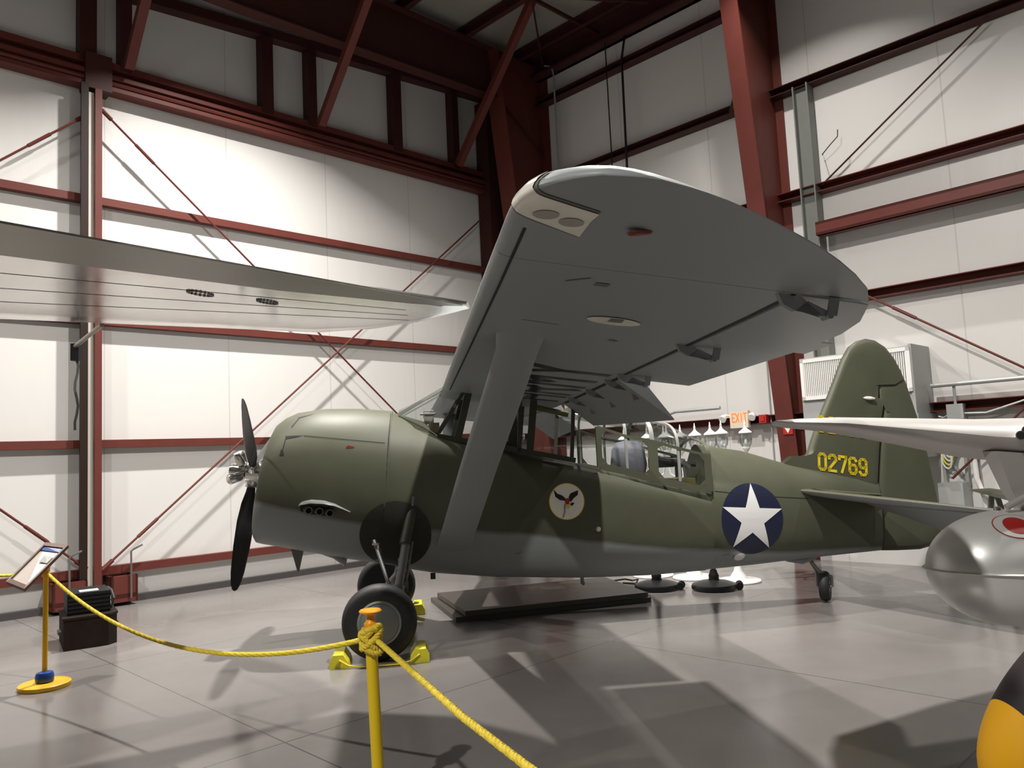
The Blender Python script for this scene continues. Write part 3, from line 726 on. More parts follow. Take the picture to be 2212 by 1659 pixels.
# aileron trim tab, hinge brackets
bm = bmesh.new(); loft(bm, [[(x, y, zplane(x, y)-.002), (x, y, zplane(x, y)+.012), (x+.10, y, zplane(x+.1, y)+.006), (x+.10, y, zplane(x+.1, y)-.002)] for x, y in ((2.45, -4.30), (2.44, -4.62))]); part('trim_tab', bm, M['grey'], wing)
def bracket(y, flap=False, big=1.0):
    bm = bmesh.new(); z = zplane(HX, y)
    prism(bm, [(1.86, z+.02), (1.96, z+.0), (2.05, z-.085), (2.085, z-.095), (2.085, z-.070), (1.99, z-.02), (1.965, z-.05), (1.93, z-.06), (1.88, z-.03)], y-.015, y+.015, lambda a, b, t: (a, t, b))
    part('hinge_bracket', bm, M['grey'], wing)
    bm = bmesh.new()
    bar(bm, (2.08, y-.028, z-.085), (2.10, y-.03, zplane(2.1, y)+.02 if not flap else z-.16), .04, .015, (0, 1, 0)); lathe(bm, [(.014, -.03), (.014, .03)], (2.075, y, z-.085), (0, 1, 0), 12)
    part('push_rod', bm, M['grey'], wing)
for y in (-2.82, -4.14, -5.40): bracket(y)
for y in (-1.0, -1.75, -2.45): bracket(y, True)
# lower-surface markings and fittings
def wdec(name, polys, m, off=.003, label=None, par=None, U=(1, 0, 0), V=(0, 1, 0), o=(0, 0, 0)):
    return decal(name, polys, (o[0], o[1], 1.6), U, V, m, par or wing, BVW, (0, 0, 1), off, .12, label)
army = []
for ch, yc in (('A', -.79), ('R', -1.42), ('M', -2.045), ('Y', -2.69)):
    army += [[(1.80-b*.62, yc-(a-.3)*.70) for a, b in ln] for ln in G[ch]]
wdec('wing_lettering', stroke_polys(army, .11), M['black'], .003, 'black ARMY lettering under the wing')
wdec('panel_gap', strip([(.758, -.6), (.758, -5.80)], .012)+strip([(HX-.012, -.5), (HX-.012, -5.42)], .022)+strip([(1.97, -5.455), (2.19, -5.455)], .02), M['gap'], .003)
for pl_ in (strip([(.95, -4.35), (1.15, -4.32)], .008), strip([(1.02, -5.22), (1.10, -5.30)], .012), [[(1.14, -5.20), (1.20, -5.20), (1.20, -5.25), (1.14, -5.25)]], [[(1.50, -4.08), (1.55, -4.06), (1.54, -4.02), (1.49, -4.04)]]): wdec('skin_mark', pl_, M['oleo'], .003)
lt = wdec('landing_light', [ellipse(1.39, -4.57, .14, .085, 28, .1)], M['cream'], .005, 'oval pale landing light window')
wdec('lamp_mount', [[(1.36, -4.64), (1.43, -4.64), (1.43, -4.56), (1.36, -4.56)]], M['oleo'], .007)
bm = bmesh.new(); lathe(bm, [(.0, -.01), (.05, 0), (.044, .010), (.02, .016), (0, .017)], (0, 0, 0), (0, 0, 1), 18)
for v in bm.verts:
    x, y, z = v.co; x = x*1.5 if x > 0 else x*.8; x *= .8; y *= (1-.6*max(0, x)/.07)
    v.co = (1.115+x, -5.93+y*.55, zplane(1.12, 5.93)-z*.6+.004)
part('navigation_light', bm, M['redl'], wing, 50, 'dark red teardrop navigation light')
# tip light window wrapped round the leading edge
def wsurf(u, y, off):
    """u < 0 over the nose top, u > 0 along the underside"""
    le, te = LEx(y), TEx(y); ch = te-le; k = min(1, ch/1.8)**1.1 if abs(y) > 5.2 else 1; lift = .035*(1-k)
    x = le+abs(u); c = abs(u)/ch; z = zplane(x, y)+lift+(ip(c, CF, UP) if u < 0 else ip(c, CF, LO))*k
    nrm = Vector((-1, 0, .0)) if abs(u) < .01 else (Vector((-.5, 0, .9)) if u < 0 else (Vector((-.7, 0, -.8)) if u < .05 else Vector((0, 0, -1))))
    return Vector((x, y, z))+nrm*off
us = (-.05, -.03, -.015, -.006, 0, .006, .014, .026, .045, .07, .1, .14, .18, .22, .255)
def win_ring(y0a, y0b, y1a, y1b, off, ulim=(-1, 1)):
    bm = bmesh.new(); rows = []
    for u in us:
        f = max(0, u)/.255; ya = y0a+(y0b-y0a)*f; yb = y1a+(y1b-y1a)*f
        rows.append([wsurf(u, ya+(yb-ya)*q/6, off) for q in range(7)])
    loft(bm, rows, closed=False); return bm
part('tip_light_window', win_ring(-5.955, -5.80, -6.125, -6.03, .006), M['cream'], wing, 60, 'cream glazed landing light window in the wing tip')
part('window_frame', win_ring(-5.935, -5.785, -6.14, -6.045, .003), M['boarde'], wing, 60)
for u, y, r in ((.10, -5.975, .042), (.195, -5.935, .042)):
    bm = bmesh.new(); bm.faces.new([bm.verts.new(wsurf(u+r*math.cos(2*PI*k/24), y+r*.95*math.sin(2*PI*k/24), .009)) for k in range(24)]); part('lamp_reflector', bm, M['creamd'], wing)
# wing struts
def strut(sg):
    bm = bmesh.new(); prof = []
    for k in range(20):
        a = 2*PI*k/20; c, s = math.cos(a), math.sin(a)
        prof.append((c if c > 0 else c, s*(1-.35*(c+1)/2)))
    rings = []
    for f, y, z, x0, x1, tk in ((0, .44, .85, .56, .90, .05), (.12, .86, 1.05, .605, .92, .042), (.5, 2.2, 1.69, .73, 1.02, .04), (.86, 3.4, 2.25, .85, 1.115, .04), (.94, 3.70, 2.395, .88, 1.135, .042), (.98, 3.86, 2.46, .868, 1.15, .05), (1.02, 4.0, 2.53, .85, 1.17, .06)):
        d = Vector((0, sg*.90, .43)); nn = Vector((0, -sg*.43, .90))
        rings.append([Vector(((x0+x1)/2, sg*y, z-.14*(c*(x1-x0)/2)))+Vector((c*(x1-x0)/2, 0, 0))+nn*s*tk for c, s in prof])
    loft(bm, rings); return part('wing_strut', bm, M['grey'], plane, 40)
strut(-1); strut(1)

# ------------------------------------------------------------------ cabin, windscreen and canopy
cab = bpy.data.objects.new('cabin', None); C.objects.link(cab); cab.parent = plane
for sg in (-1, 1):
    y = sg*.46
    for p, q, w in (((.90, y, 2.43), (.64, y, 2.03), .035), ((.96, y, 2.45), (.82, y, 1.94), .07), ((1.62, y, 2.34), (1.55, y, 1.78), .07), ((1.48, y, 2.36), (1.44, y, 1.80), .03), ((2.03, y, 2.28), (1.98, y, 1.68), .035)):
        bm = bmesh.new(); bar(bm, p, q, w, .035, (0, 1, 0) if w > .05 else (1, 0, 0)); part('cabin_post', bm, M['olive_dark'], cab)  # interior green, darkened in the colour for the shadow under the wing
    bm = bmesh.new(); bar(bm, (.62, y, 2.0), (2.02, y, 1.69), .03, .05); part('cabin_sill', bm, M['olive_dark'], cab)
    bm = bmesh.new(); v = [bm.verts.new(p) for p in ((.64, y*1.01, 2.02), (2.0, y*1.01, 1.70), (2.03, y*1.01, 2.29), (.90, y*1.01, 2.43))]; bm.faces.new(v); part('cabin_window', bm, M['glass'], cab)
# raked windscreen from the cowl to the wing nose
for y in (-.30, 0.0, .30):
    bm = bmesh.new(); bar(bm, (.24, y*.8, 2.285 - abs(y)*.15), (.73, y*1.3, 2.50), .022, .03); part('windscreen_bar', bm, M['greyl'], cab)
for y0, y1 in ((-.30, 0), (0, .30)):
    bm = bmesh.new(); v = [bm.verts.new(p) for p in ((.24, y0*.8, 2.285-abs(y0)*.15), (.24, y1*.8, 2.285-abs(y1)*.15), (.73, y1*1.3, 2.50), (.73, y0*1.3, 2.50))]; bm.faces.new(v); part('windscreen_pane', bm, M['glass'], cab)
for sg in (-1, 1):
    bm = bmesh.new(); v = [bm.verts.new(p) for p in ((.24, sg*.24, 2.24), (.73, sg*.39, 2.50), (.90, sg*.46, 2.43), (.62, sg*.47, 2.03), (.40, sg*.42, 2.08))]; bm.faces.new(v); part('windscreen_pane', bm, M['glass'], cab)
# instruments / sight above the panel and the cabin fittings
bm = bmesh.new(); cbox(bm, (.55, -.12, 2.19), (.10, .16, .10)); tube(bm, [(.46, -.2, 2.24), (.62, -.2, 2.24)], .012, 8); tube(bm, [(.50, -.2, 2.2), (.50, -.2, 2.27), (.60, -.2, 2.27)], .008, 8); part('gun_sight', bm, M['greyl'], cab, 30)
bm = bmesh.new(); cbox(bm, (.60, 0, 2.06), (.10, .7, .16)); part('instrument_panel', bm, M['interior'], cab)
bm = bmesh.new(); cbox(bm, (1.42, 0, 2.0), (.10, .42, .55)); cbox(bm, (1.30, 0, 1.88), (.3, .42, .08)); part('pilot_seat', bm, M['olive_dark'], cab)
bm = bmesh.new(); tube(bm, [(1.66, -.3, 2.26), (2.0, -.3, 2.17)], .03, 10); part('cabin_tube', bm, M['interior'], cab, 30)
# rear canopy: rails, hoops and glazing
can = bpy.data.objects.new('rear_canopy', None); C.objects.link(can); can.parent = plane
ST = ((2.05, 1.69, 2.08, 2.26), (2.27, 1.61, 2.02, 2.235), (2.56, 1.54, 1.915, 2.19), (2.84, 1.44, 1.85, 2.125), (3.115, 1.38, 1.765, 2.04), (3.44, 1.30, 1.67, 1.85))
def hoop_pts(x, zs, zr, zt, w=.455, n=14, off=0):
    p = [(x, -w, zs), (x, -w, zr)]
    for k in range(1, n):
        a = PI*k/n; p.append((x, -w*math.cos(a), zr+(zt-zr)*math.sin(a)**.8))
    return p + [(x, w, zr), (x, w, zs)]
for i, (x, a, b, c) in enumerate(ST):
    if i == 0: continue
    bm = bmesh.new(); pts = hoop_pts(x, a, b, c); wd = .045 if i in (3, 5) else .028
    rings = [[Vector(p)+Vector((dx, 0, 0))+Vector((0, p[1], (p[2]-1.6)*.3)).normalized()*dr for dx, dr in ((-wd/2, .0), (wd/2, 0), (wd/2, .014), (-wd/2, .014))] for p in pts]
    loft(bm, rings); part('canopy_hoop', bm, M['olive'] if i == 5 else M['greyl'], can, 40)
for sg in (-1, 1):
    for idx, nm, w in ((2, 'canopy_rail', .03), (1, 'canopy_sill', .07)):
        bm = bmesh.new(); rings = []
        for s in ST[1:]:
            z = s[idx]+(.008 if idx == 1 else 0); rings.append([(s[0], sg*.455, z-w/2), (s[0], sg*.475, z-w/2), (s[0], sg*.475, z+w/2), (s[0], sg*.455, z+w/2)])
        loft(bm, rings); part(nm, bm, M['olive'], can)
    # corner fillets of the two big side windows
    xs_ = [q[0] for q in ST]
    def zs_(x): return ip(x, xs_, [q[1] for q in ST])+.045
    def zr_(x): return ip(x, xs_, [q[2] for q in ST])-.015
    for x, d in ((2.30, 1), (2.79, -1), (2.89, 1), (3.385, -1)):
        for zf, e in ((zs_, .06), (zr_, -.05)):
            bm = bmesh.new(); prism(bm, [(x, zf(x)), (x+d*.055, zf(x+d*.055)), (x, zf(x)+e)], sg*.461, sg*.474, lambda u, v, t: (u, t, v)); part('window_corner', bm, M['olive'], can)
    for x, w in ((2.27, .06), (2.84, .10), (3.42, .07)):
        bm = bmesh.new(); prism(bm, [(x-w/2, zs_(x)-.05), (x+w/2, zs_(x)-.05), (x+w/2, zr_(x)+.02), (x-w/2, zr_(x)+.02)], sg*.458, sg*.476, lambda u, v, t: (u, t, v)); part('window_post', bm, M['olive'], can)
    bm = bmesh.new(); loft(bm, [[(s[0], sg*.458, s[1]), (s[0], sg*.458, s[2])] for s in ST], closed=False); part('side_window', bm, M['glass'], can)
bm = bmesh.new(); loft(bm, [hoop_pts(*s, w=.45)[1:-1] for s in ST], closed=False); part('canopy_top', bm, M['glass'], can, 60)
# rear bulkhead arch, seat and gun
bm = bmesh.new(); lathe(bm, [(.0, 0), (.17, .0), (.20, .15), (.18, .32), (.12, .40), (.0, .42)], (2.72, .05, 1.46), (0, 0, 1), 20); part('canopy_dome', bm, M['dome'], can, 50, 'stand-in blue grey seat')  # dome added in place of a shape seen beyond the canopy
bm = bmesh.new(); tube(bm, [(2.95, -.05, 1.66), (3.30, -.1, 1.60)], .05, 10); cbox(bm, (3.05, -.06, 1.62), (.26, .09, .11)); tube(bm, [(3.30, -.1, 1.6), (3.42, -.12, 1.58)], .025, 8); part('machine_gun', bm, M['black'], can, 30)
bm = bmesh.new(); tube(bm, [(3.26, -.2, 1.60), (3.27, -.2, 1.47), (3.24, -.2, 1.33)], .022, 8); bar(bm, (3.23, -.2, 1.62), (3.32, -.2, 1.56), .05, .04); part('gun_mount', bm, M['oleo'], can, 30)
bm = bmesh.new(); cbox(bm, (3.25, .0, 1.36), (.22, .5, .16)); part('ammunition_box', bm, M['interior'], can)

# ------------------------------------------------------------------ tail
fin = [(4.40, 1.50), (4.58, 1.495), (4.68, 1.52), (4.74, 1.575), (4.79, 1.67), (4.84, 1.79), (4.975, 2.074), (5.096, 2.307), (5.2, 2.516), (5.29, 2.70), (5.382, 2.832), (5.491, 2.899), (5.596, 2.923), (5.709, 2.898), (5.828, 2.819), (5.93, 2.681), (6.002, 2.527), (6.025, 2.45), (5.718, 2.45), (5.685, 2.232), (5.765, 2.225), (5.71, 2.018), (5.638, 1.624), (5.573, 1.181), (5.5, 1.1), (5.0, 1.2), (4.5, 1.3)]
def fat(poly, hw, parent, name, m, edge=.25):
    """upright surface: outline in (x, z), thick in the middle and thin along its edge"""
    bm = bmesh.new(); cx = sum(p[0] for p in poly)/len(poly); cz = sum(p[1] for p in poly)/len(poly)
    rings = []
    for f, h in ((1.0, -edge*hw), (.975, -.62*hw), (.93, -.86*hw), (.8, -hw)):
        rings.append([(cx+(x-cx)*f, h, cz+(z-cz)*f) for x, z in poly])
    rr = list(reversed(rings)) + [[(x, -y, z) for x, y, z in r] for r in rings]
    loft(bm, rr); return part(name, bm, m, parent, 50)
fat(fin, .062, plane, 'fin', M['olive'])
rud = [(5.70, 2.44), (6.03, 2.44), (6.10, 2.17), (6.169, 1.893), (6.232, 1.544), (6.271, 1.251), (6.297, 1.06), (6.33, .775), (6.30, .63), (6.202, .535), (6.03, .50), (5.75, .505), (5.57, .515), (5.585, 1.18), (5.65, 1.624), (5.722, 2.018), (5.775, 2.222), (5.695, 2.232)]
fat(rud, .055, plane, 'rudder', M['olive'])
bm = bmesh.new(); lathe(bm, [(0, -.03), (.018, 0), (.022, .05), (.012, .10), (0, .11)], (5.50, -.07, 2.235), (.96, -.2, -.12), 12); part('fin_light', bm, M['white'], plane, 40)
# fillet between fin and tailplane
bm = bmesh.new(); loft(bm, [[(x, -.02, z0), (x, -.06, z0-.06), (x, -.10-w, zb+.03), (x, -w-.22, zb), (x, -.02, zb)] for x, z0, zb, w in ((4.42, 1.52, 1.36, .0), (4.62, 1.50, 1.27, .02), (4.9, 1.40, 1.22, .03), (5.3, 1.30, 1.165, .0), (5.56, 1.24, 1.14, -.08))]); part('fin_fillet', bm, M['olive'], plane, 60)
def digits(s, o, U, V, h, w, gap, st, par):
    decal('serial_number', text_polys(s, h, w, gap, st), o, U, V, M['yel'], par, None, (0, 1, 0), 0, label='yellow serial number 02769')
digits('02769', (4.872, -.068, 1.462), (.984, 0, -.176), (.06, 0, .998), .172, .078, .044, .03, plane)
digits('02769', (4.895, -.068, 1.885), (.984, 0, -.176), (.06, 0, .998), .172, .078, .044, .02, plane)
# tailplane: swept leading edge, drooped elevators
def zt(x): return 1.250-.195*(x-4.5)
for sg in (-1, 1):
    bm = bmesh.new(); rings = []
    for y, le, te, tk in ((.06, 4.46, 5.34, .035), (.30, 4.53, 5.34, .035), (1.2, 4.80, 5.36, .03), (2.0, 5.06, 5.40, .022), (2.22, 5.16, 5.42, .015), (2.30, 5.26, 5.42, .008)):
        c = [(0, 0), (.02, .45), (.12, .9), (.4, 1), (1, .7)]
        hi = [(le+(te-le)*f, sg*y, zt(le+(te-le)*f)+tk*h) for f, h in c]; lo = [(le+(te-le)*f, sg*y, zt(le+(te-le)*f)-tk*h) for f, h in c[1:]]
        rings.append(list(reversed(hi))+lo)
    loft(bm, rings); two_tone(part('tailplane', bm, M['grey'], plane, 40), M['olive'], M['grey'])
    bm = bmesh.new(); rings = []
    for y, te in ((.12, 5.48), (.68, 5.86), (1.3, 5.84), (1.9, 5.76), (2.15, 5.66), (2.28, 5.50)):
        h0 = 5.36; zz = zt(h0); s = .50
        rings.append([(h0, sg*y, zz+.03), (te, sg*y, zz-(te-h0)*s*1.2+.004), (te, sg*y, zz-(te-h0)*s*1.2-.004), (h0, sg*y, zz-.03)])
    loft(bm, rings); two_tone(part('elevator', bm, M['grey'], plane, 40), M['olive'], M['grey'])

# ------------------------------------------------------------------ undercarriage
well_ = ellipse(.175, 1.045, .345, .34, 40)  # flat dark patch on the skin, shade of the recess put into colour
fdec('wheel_well_patch', [[(max(x, .03), z) for x, z in well_]], (0, 0), M['well'], 'painted dark shade of the wheel well', .016, par=plane)
decal('wheel_well_patch', [[(min(x, .12), z) for x, z in well_]], (0, -1.2, 0), (1, 0, 0), (0, 0, 1), M['well'], plane, BVC, (0, 1, 0), .005, .04)
def wheel(sg):
    y = sg*1.07
    leg = bpy.data.objects.new('main_leg', None); C.objects.link(leg); leg.parent = plane
    if sg > 0:
        pass
    bm = bmesh.new(); tube(bm, [(.36, sg*.60, 1.34), (.265, sg*.76, .98)], .055, 14); part('oleo_housing', bm, M['olive_dark'], leg, 40)
    bm = bmesh.new(); tube(bm, [(.285, sg*.73, 1.03), (.20, sg*.90, .60)], [.045, .043], 14); lathe(bm, [(.052, -.015), (.052, .015)], (.245, sg*.80, .83), (-.19, sg*.37, -.91), 14); lathe(bm, [(.05, -.01), (.05, .01)], (.228, sg*.835, .745), (-.19, sg*.37, -.91), 14); part('oleo_strut', bm, M['oleo'], leg, 40)
    bm = bmesh.new(); tube(bm, [(.205, sg*.89, .62), (.17, sg*.93, .47), (.06, sg*.95, .36), (.02, sg*1.0, .335)], [.06, .06, .05, .05], 12); part('axle_fork', bm, M['oleo'], leg, 40)
    bm = bmesh.new(); tube(bm, [(-.03, sg*.64, 1.02), (.11, sg*.88, .62), (.17, sg*.9, .60)], .017, 8); part('drag_brace', bm, M['oleo'], leg, 40)
    bm = bmesh.new(); tube(bm, [(.335, sg*.70, .99), (.255, sg*.90, .60)], .014, 8); cbox(bm, (.255, sg*.88, .60), (.06, .05, .10)); part('side_rod', bm, M['oleo'], leg, 40)
    bm = bmesh.new(); tube(bm, [(.36, sg*.66, 1.42), (.35, sg*.67, 1.33)], .015, 8); part('retraction_rod', bm, M['oleo'], leg, 40)
    bm = bmesh.new(); box(bm, (-.045, sg*.70-.01, .98), (.02, sg*.70+.01, 1.0)); box(bm, (.0, sg*.70-.01, .92), (.02, sg*.70+.01, 1.0)); part('latch_hook', bm, M['chrome'], leg)
    bm = bmesh.new(); R0 = .336; prof = []
    for h, r in ((-.085, .19), (-.097, .235), (-.100, .27), (-.088, .305), (-.06, .325), (-.03, .334), (0, .336), (.03, .334), (.06, .325), (.088, .305), (.100, .27), (.097, .235), (.085, .19)): prof.append((r, h))
    lathe(bm, prof, (.02, y, .337), (0, sg, 0), 56); part('tyre', bm, M['rubber'], leg, 50)
    bm = bmesh.new(); lathe(bm, [(.19, -.07), (.20, .085), (.178, .094), (.176, .086)], (.02, y, .337), (0, sg, 0), 44); part('wheel_rim', bm, M['hubring'], leg, 40)
    bm = bmesh.new(); lathe(bm, [(.178, .08), (.17, .09), (.10, .104), (.0, .108)], (.02, y, .337), (0, sg, 0), 44); part('hub_cover', bm, M['hub'], leg, 40)
wheel(-1); wheel(1)
tw = bpy.data.objects.new('tail_leg', None); C.objects.link(tw); tw.parent = plane
bm = bmesh.new()
for sg in (-1, 1): tube(bm, [(4.68, 0, .50), (4.79, sg*-.03, .34), (4.862+sg*.062, sg*-.043, .27), (4.862+sg*.062, sg*-.043, .165)], .018, 8)
tube(bm, [(4.80, .043, .165), (4.924, -.043, .165)], .016, 8); part('fork', bm, M['oleo'], tw, 40)
bm = bmesh.new(); loft(bm, [sect((4.42, .50), (4.44, .46), .05), sect((4.60, .52), (4.60, .425), .09), sect((4.78, .52), (4.76, .47), .06)]); part('wheel_fairing', bm, M['grey'], tw, 40)
bm = bmesh.new(); lathe(bm, [(.09, -.05), (.14, -.052), (.158, -.035), (.166, 0), (.158, .035), (.14, .052), (.09, .05)], (4.862, 0, .167), (.82, -.57, 0), 36); part('tyre', bm, M['rubber'], tw, 40)
bm = bmesh.new(); lathe(bm, [(.092, -.045), (.092, .045), (.06, .05), (.02, .055)], (4.862, 0, .167), (.82, -.57, 0), 24); part('wheel_rim', bm, M['oleo'], tw, 40)

# ================================================================== THINGS ON THE FLOOR
# wheel chocks
def chock(loc, rz, label):
    t = thing('wheel_chock', PG, loc, label, 'chock', 'yellow wheel chocks', rz)
    bm = bmesh.new(); prism(bm, [(-.085, 0), (.085, 0), (.075, .05), (.03, .115), (-.055, .115), (-.085, .06)], -.17, .17, lambda a, b, c: (a, c, b)); part('block', bm, M['yelc'], t)
    bm = bmesh.new(); lathe(bm, [(.018, 0), (.022, .012), (.010, .014)], (0, -.17, .06), (0, -1, 0), 12); part('rope_eye', bm, M['rope'], t, 40)
    return t
chock((-.325, -1.10, 0), 0, 'yellow chock in front of the near main wheel')
chock((.365, -1.10, 0), PI, 'yellow chock behind the near main wheel, left of the dark boards')
chock((.365, 1.08, 0), PI, 'yellow chock behind the far main wheel')
chock((-.325, 1.08, 0), 0, 'yellow chock in front of the far main wheel')
bm = bmesh.new(); tube(bm, [(-.325, -1.285, .075), (-.25, -1.30, .03), (-.15, -1.31, .010), (.2, -1.31, .010), (.29, -1.30, .03), (.365, -1.285, .075)], .008, 6); single('chock_rope', bm, M['rope'], PG, 'thin yellow cord joining the two chocks of the near wheel', 'rope', None, 60)
# barrier posts and ropes
def rope_mesh(pts, r=.013, turns=26, n=None):
    """three-strand twisted rope along a path"""
    pts = [Vector(p) for p in pts]; bm = bmesh.new()
    Ls = [0]
    for a, b in zip(pts, pts[1:]): Ls.append(Ls[-1]+(b-a).length)
    T = Ls[-1]; n = int(T*turns*7)
    def at(s):
        for i in range(len(pts)-1):
            if s <= Ls[i+1] or i == len(pts)-2:
                f = (s-Ls[i])/max(1e-6, Ls[i+1]-Ls[i]); return pts[i].lerp(pts[i+1], f), (pts[i+1]-pts[i]).normalized()
    for k in range(3):
        path = []
        for i in range(n+1):
            s = T*i/n; p, d = at(s); u, w = frame_axes(d); a = 2*PI*(s*turns+k/3)
            path.append(p+(u*math.cos(a)+w*math.sin(a))*r*.55)
        tube(bm, path, r*.56, 5)
    return bm
def sag(p, q, drop, n=24):
    p, q = Vector(p), Vector(q)
    return [p.lerp(q, i/n)+Vector((0, 0, -drop*4*(i/n)*(1-i/n))) for i in range(n+1)]
NP = Vector((-.776, 4.118, 0)); LP = Vector((-4.07, 6.88, 0))
t = thing('barrier_post', W, NP, 'yellow barrier post with amber cap and rope knot in the foreground', 'barrier post', 'yellow barrier posts')
bm = bmesh.new(); lathe(bm, [(.15, 0), (.16, .012), (.15, .028), (.04, .034)], (0, 0, 0), (0, 0, 1), 40); part('base', bm, M['yelp'], t, 40)
bm = bmesh.new(); tube(bm, [(.02, 0, .03), (0, 0, .82)], .030, 18); part('pole', bm, M['yelp2'], t, 40)
bm = bmesh.new(); lathe(bm, [(.036, .80), (.038, .835), (.028, .85), (.027, .90), (.034, .915), (.034, .945), (.024, .955), (.021, .985), (.028, .99), (.054, .998), (.058, 1.006), (.052, 1.013), (.0, 1.018)], (0, 0, 0), (0, 0, 1), 28); part('cap', bm, M['orange'], t, 40, 'amber plastic post cap')
bm = rope_mesh([(.044*math.cos(a*.55)*(1+.22*math.sin(a*.37)), .044*math.sin(a*.55)*(1+.12*math.cos(a*.5)), .865+.048*math.sin(a*.23)+.020*math.sin(a*.8)) for a in range(0, 64)], .0165, 22)
part('rope_knot', bm, M['rope'], t, 60)
t = thing('barrier_post', W, LP, 'yellow barrier post with blue collar, round base and information panel at left', 'barrier post', 'yellow barrier posts')
bm = bmesh.new(); lathe(bm, [(.195, 0), (.20, .01), (.20, .035), (.19, .042), (.03, .044)], (0, 0, 0), (0, 0, 1), 44); part('base', bm, M['yelp'], t, 40)
bm = bmesh.new(); lathe(bm, [(.065, .042), (.072, .06), (.072, .10), (.062, .125), (.03, .135)], (.0, 0, 0), (0, 0, 1), 32); part('collar', bm, M['blue'], t, 40, 'glossy blue plastic collar')
bm = bmesh.new(); tube(bm, [(0, 0, .1), (.005, 0, .97)], .021, 14); part('pole', bm, M['yelp'], t, 40)
bm = bmesh.new(); lathe(bm, [(.026, .92), (.03, .95), (.022, .98), (.03, .99)], (0, 0, 0), (0, 0, 1), 16); cbox(bm, (-.02, .03, .995), (.05, .06, .08)); part('bracket', bm, M['orange'], t, 40)
# information panel on the post
t2 = thing('information_panel', W, LP+Vector((-.08, -.02, 1.0)), 'tilted wood framed information panel on the left barrier post', 'information panel')
pc = [Vector(v) for v in ((-.10, .0, .225), (.098, .02, .20), (-.27, -.22, -.145), (-.43, -.22, -.06))]
tl_, tr_, br_, bl_ = (Vector((-4.17, 7.05, 1.19)), Vector((-3.969, 7.05, 1.157)), Vector((-4.106, 6.65, .848)), Vector((-4.26, 6.65, .917)))
base = LP+Vector((-.08, -.02, 1.0)); q4 = [v-base for v in (tl_, tr_, br_, bl_)]
nrm = (q4[1]-q4[0]).cross(q4[3]-q4[0]).normalized(); nrm = -nrm if nrm.y > 0 else nrm
cen = sum(q4, Vector())/4
bm = bmesh.new()
inn = [cen+(v-cen)*.84 for v in q4]
for i in range(4):
    j = (i+1) % 4
    loft(bm, [[q4[i]-nrm*.02, q4[i]+nrm*.012, inn[i]+nrm*.012, inn[i]-nrm*.02], [q4[j]-nrm*.02, q4[j]+nrm*.012, inn[j]+nrm*.012, inn[j]-nrm*.02]])
part('panel_frame', bm, M['wood'], t2)
bm = bmesh.new(); loft(bm, [[v-nrm*.02 for v in inn], [v-nrm*.004 for v in inn]]); part('printed_sheet', bm, M['paper'], t2)
def quadpt(u, v): return (inn[0].lerp(inn[1], u)).lerp(inn[3].lerp(inn[2], u), v)
for nm, m, (u0, u1, v0, v1) in (('title_band', 'blue', (.0, 1.0, .0, .11)), ('photo_print', 'hub', (.45, .9, .24, .42))):
    bm = bmesh.new(); bm.faces.new([bm.verts.new(quadpt(u, v)+nrm*.002) for u, v in ((u0, v0), (u1, v0), (u1, v1), (u0, v1))]); part(nm, bm, M[m], t2)
# ropes
def rope(name, pts, label, r=.0135):
    bm = rope_mesh(pts, r); return single(name, bm, M['rope'], W, label, 'rope', 'yellow barrier ropes', 60)
rope('barrier_rope', sag(LP+Vector((.02, 0, .945)), NP+Vector((-.04, .0, .865)), .30, 40), 'sagging yellow rope between the left post and the foreground post')
rope('barrier_rope', [NP+Vector((.035, -.02, .86)), Vector((-.50, 3.52, .858)), Vector((-.225, 2.85, .858)), Vector((-.006, 2.4, .85)), Vector((.28, 1.8, .86)), Vector((.62, 1.1, .89))], 'thick yellow rope running from the foreground post to the bottom edge')
rope('barrier_rope', sag(LP+Vector((-.03, 0, .945)), (-7.6, 8.6, .95), .06, 20), 'short yellow rope leaving the left post behind the panel')
# crate and black box by the door
CB = Matrix.Translation((-4.676, 8.225, 0)) @ Matrix.Rotation(math.radians(33), 4, 'Z')
t = thing('wooden_crate', CB, (.24, .36, 0), 'dark wooden crate on the floor by the hangar door stiles', 'crate')
bm = bmesh.new(); prism(bm, [(-.24, -.36), (.17, -.36), (.26, -.26), (.26, .36), (-.24, .36)], 0, .30, lambda a, b, c: (a, b, c)); part('body', bm, M['crate'], t)
bm = bmesh.new(); prism(bm, [(-.25, -.37), (.18, -.37), (.27, -.26), (.27, .37), (-.25, .37)], .30, .325, lambda a, b, c: (a, b, c)); part('lid', bm, M['crate'], t)
for p, q in (((.265, -.2, .2), (.275, .1, .235)), ((-.27, -.28, .17), (-.27, -.1, .17))):
    bm = bmesh.new(); bar(bm, p, q, .03, .03); part('handle', bm, M['boarde'], t)
t = thing('black_case', CB, (.26, .42, .325), 'black ribbed case standing on the wooden crate', 'case')
bm = bmesh.new()
box(bm, (-.22, -.28, 0), (.18, .25, .22)); part('body', bm, M['bag'], t)
for k in range(5):
    bm = bmesh.new(); box(bm, (-.225, -.288, .025+k*.042), (.185, -.28, .045+k*.042)); part('rib', bm, M['black'], t)
bm = bmesh.new(); tube(bm, [(.19, -.2, .02), (.22, -.2, .12), (.2, -.15, .2), (.19, .1, .2)], .02, 8); part('strap', bm, M['black'], t, 40)
bm = bmesh.new(); box(bm, (.186, -.24, .06), (.192, -.21, .16)); box(bm, (-.1, -.2, .22), (.08, -.05, .226)); part('tag', bm, M['white'], t)
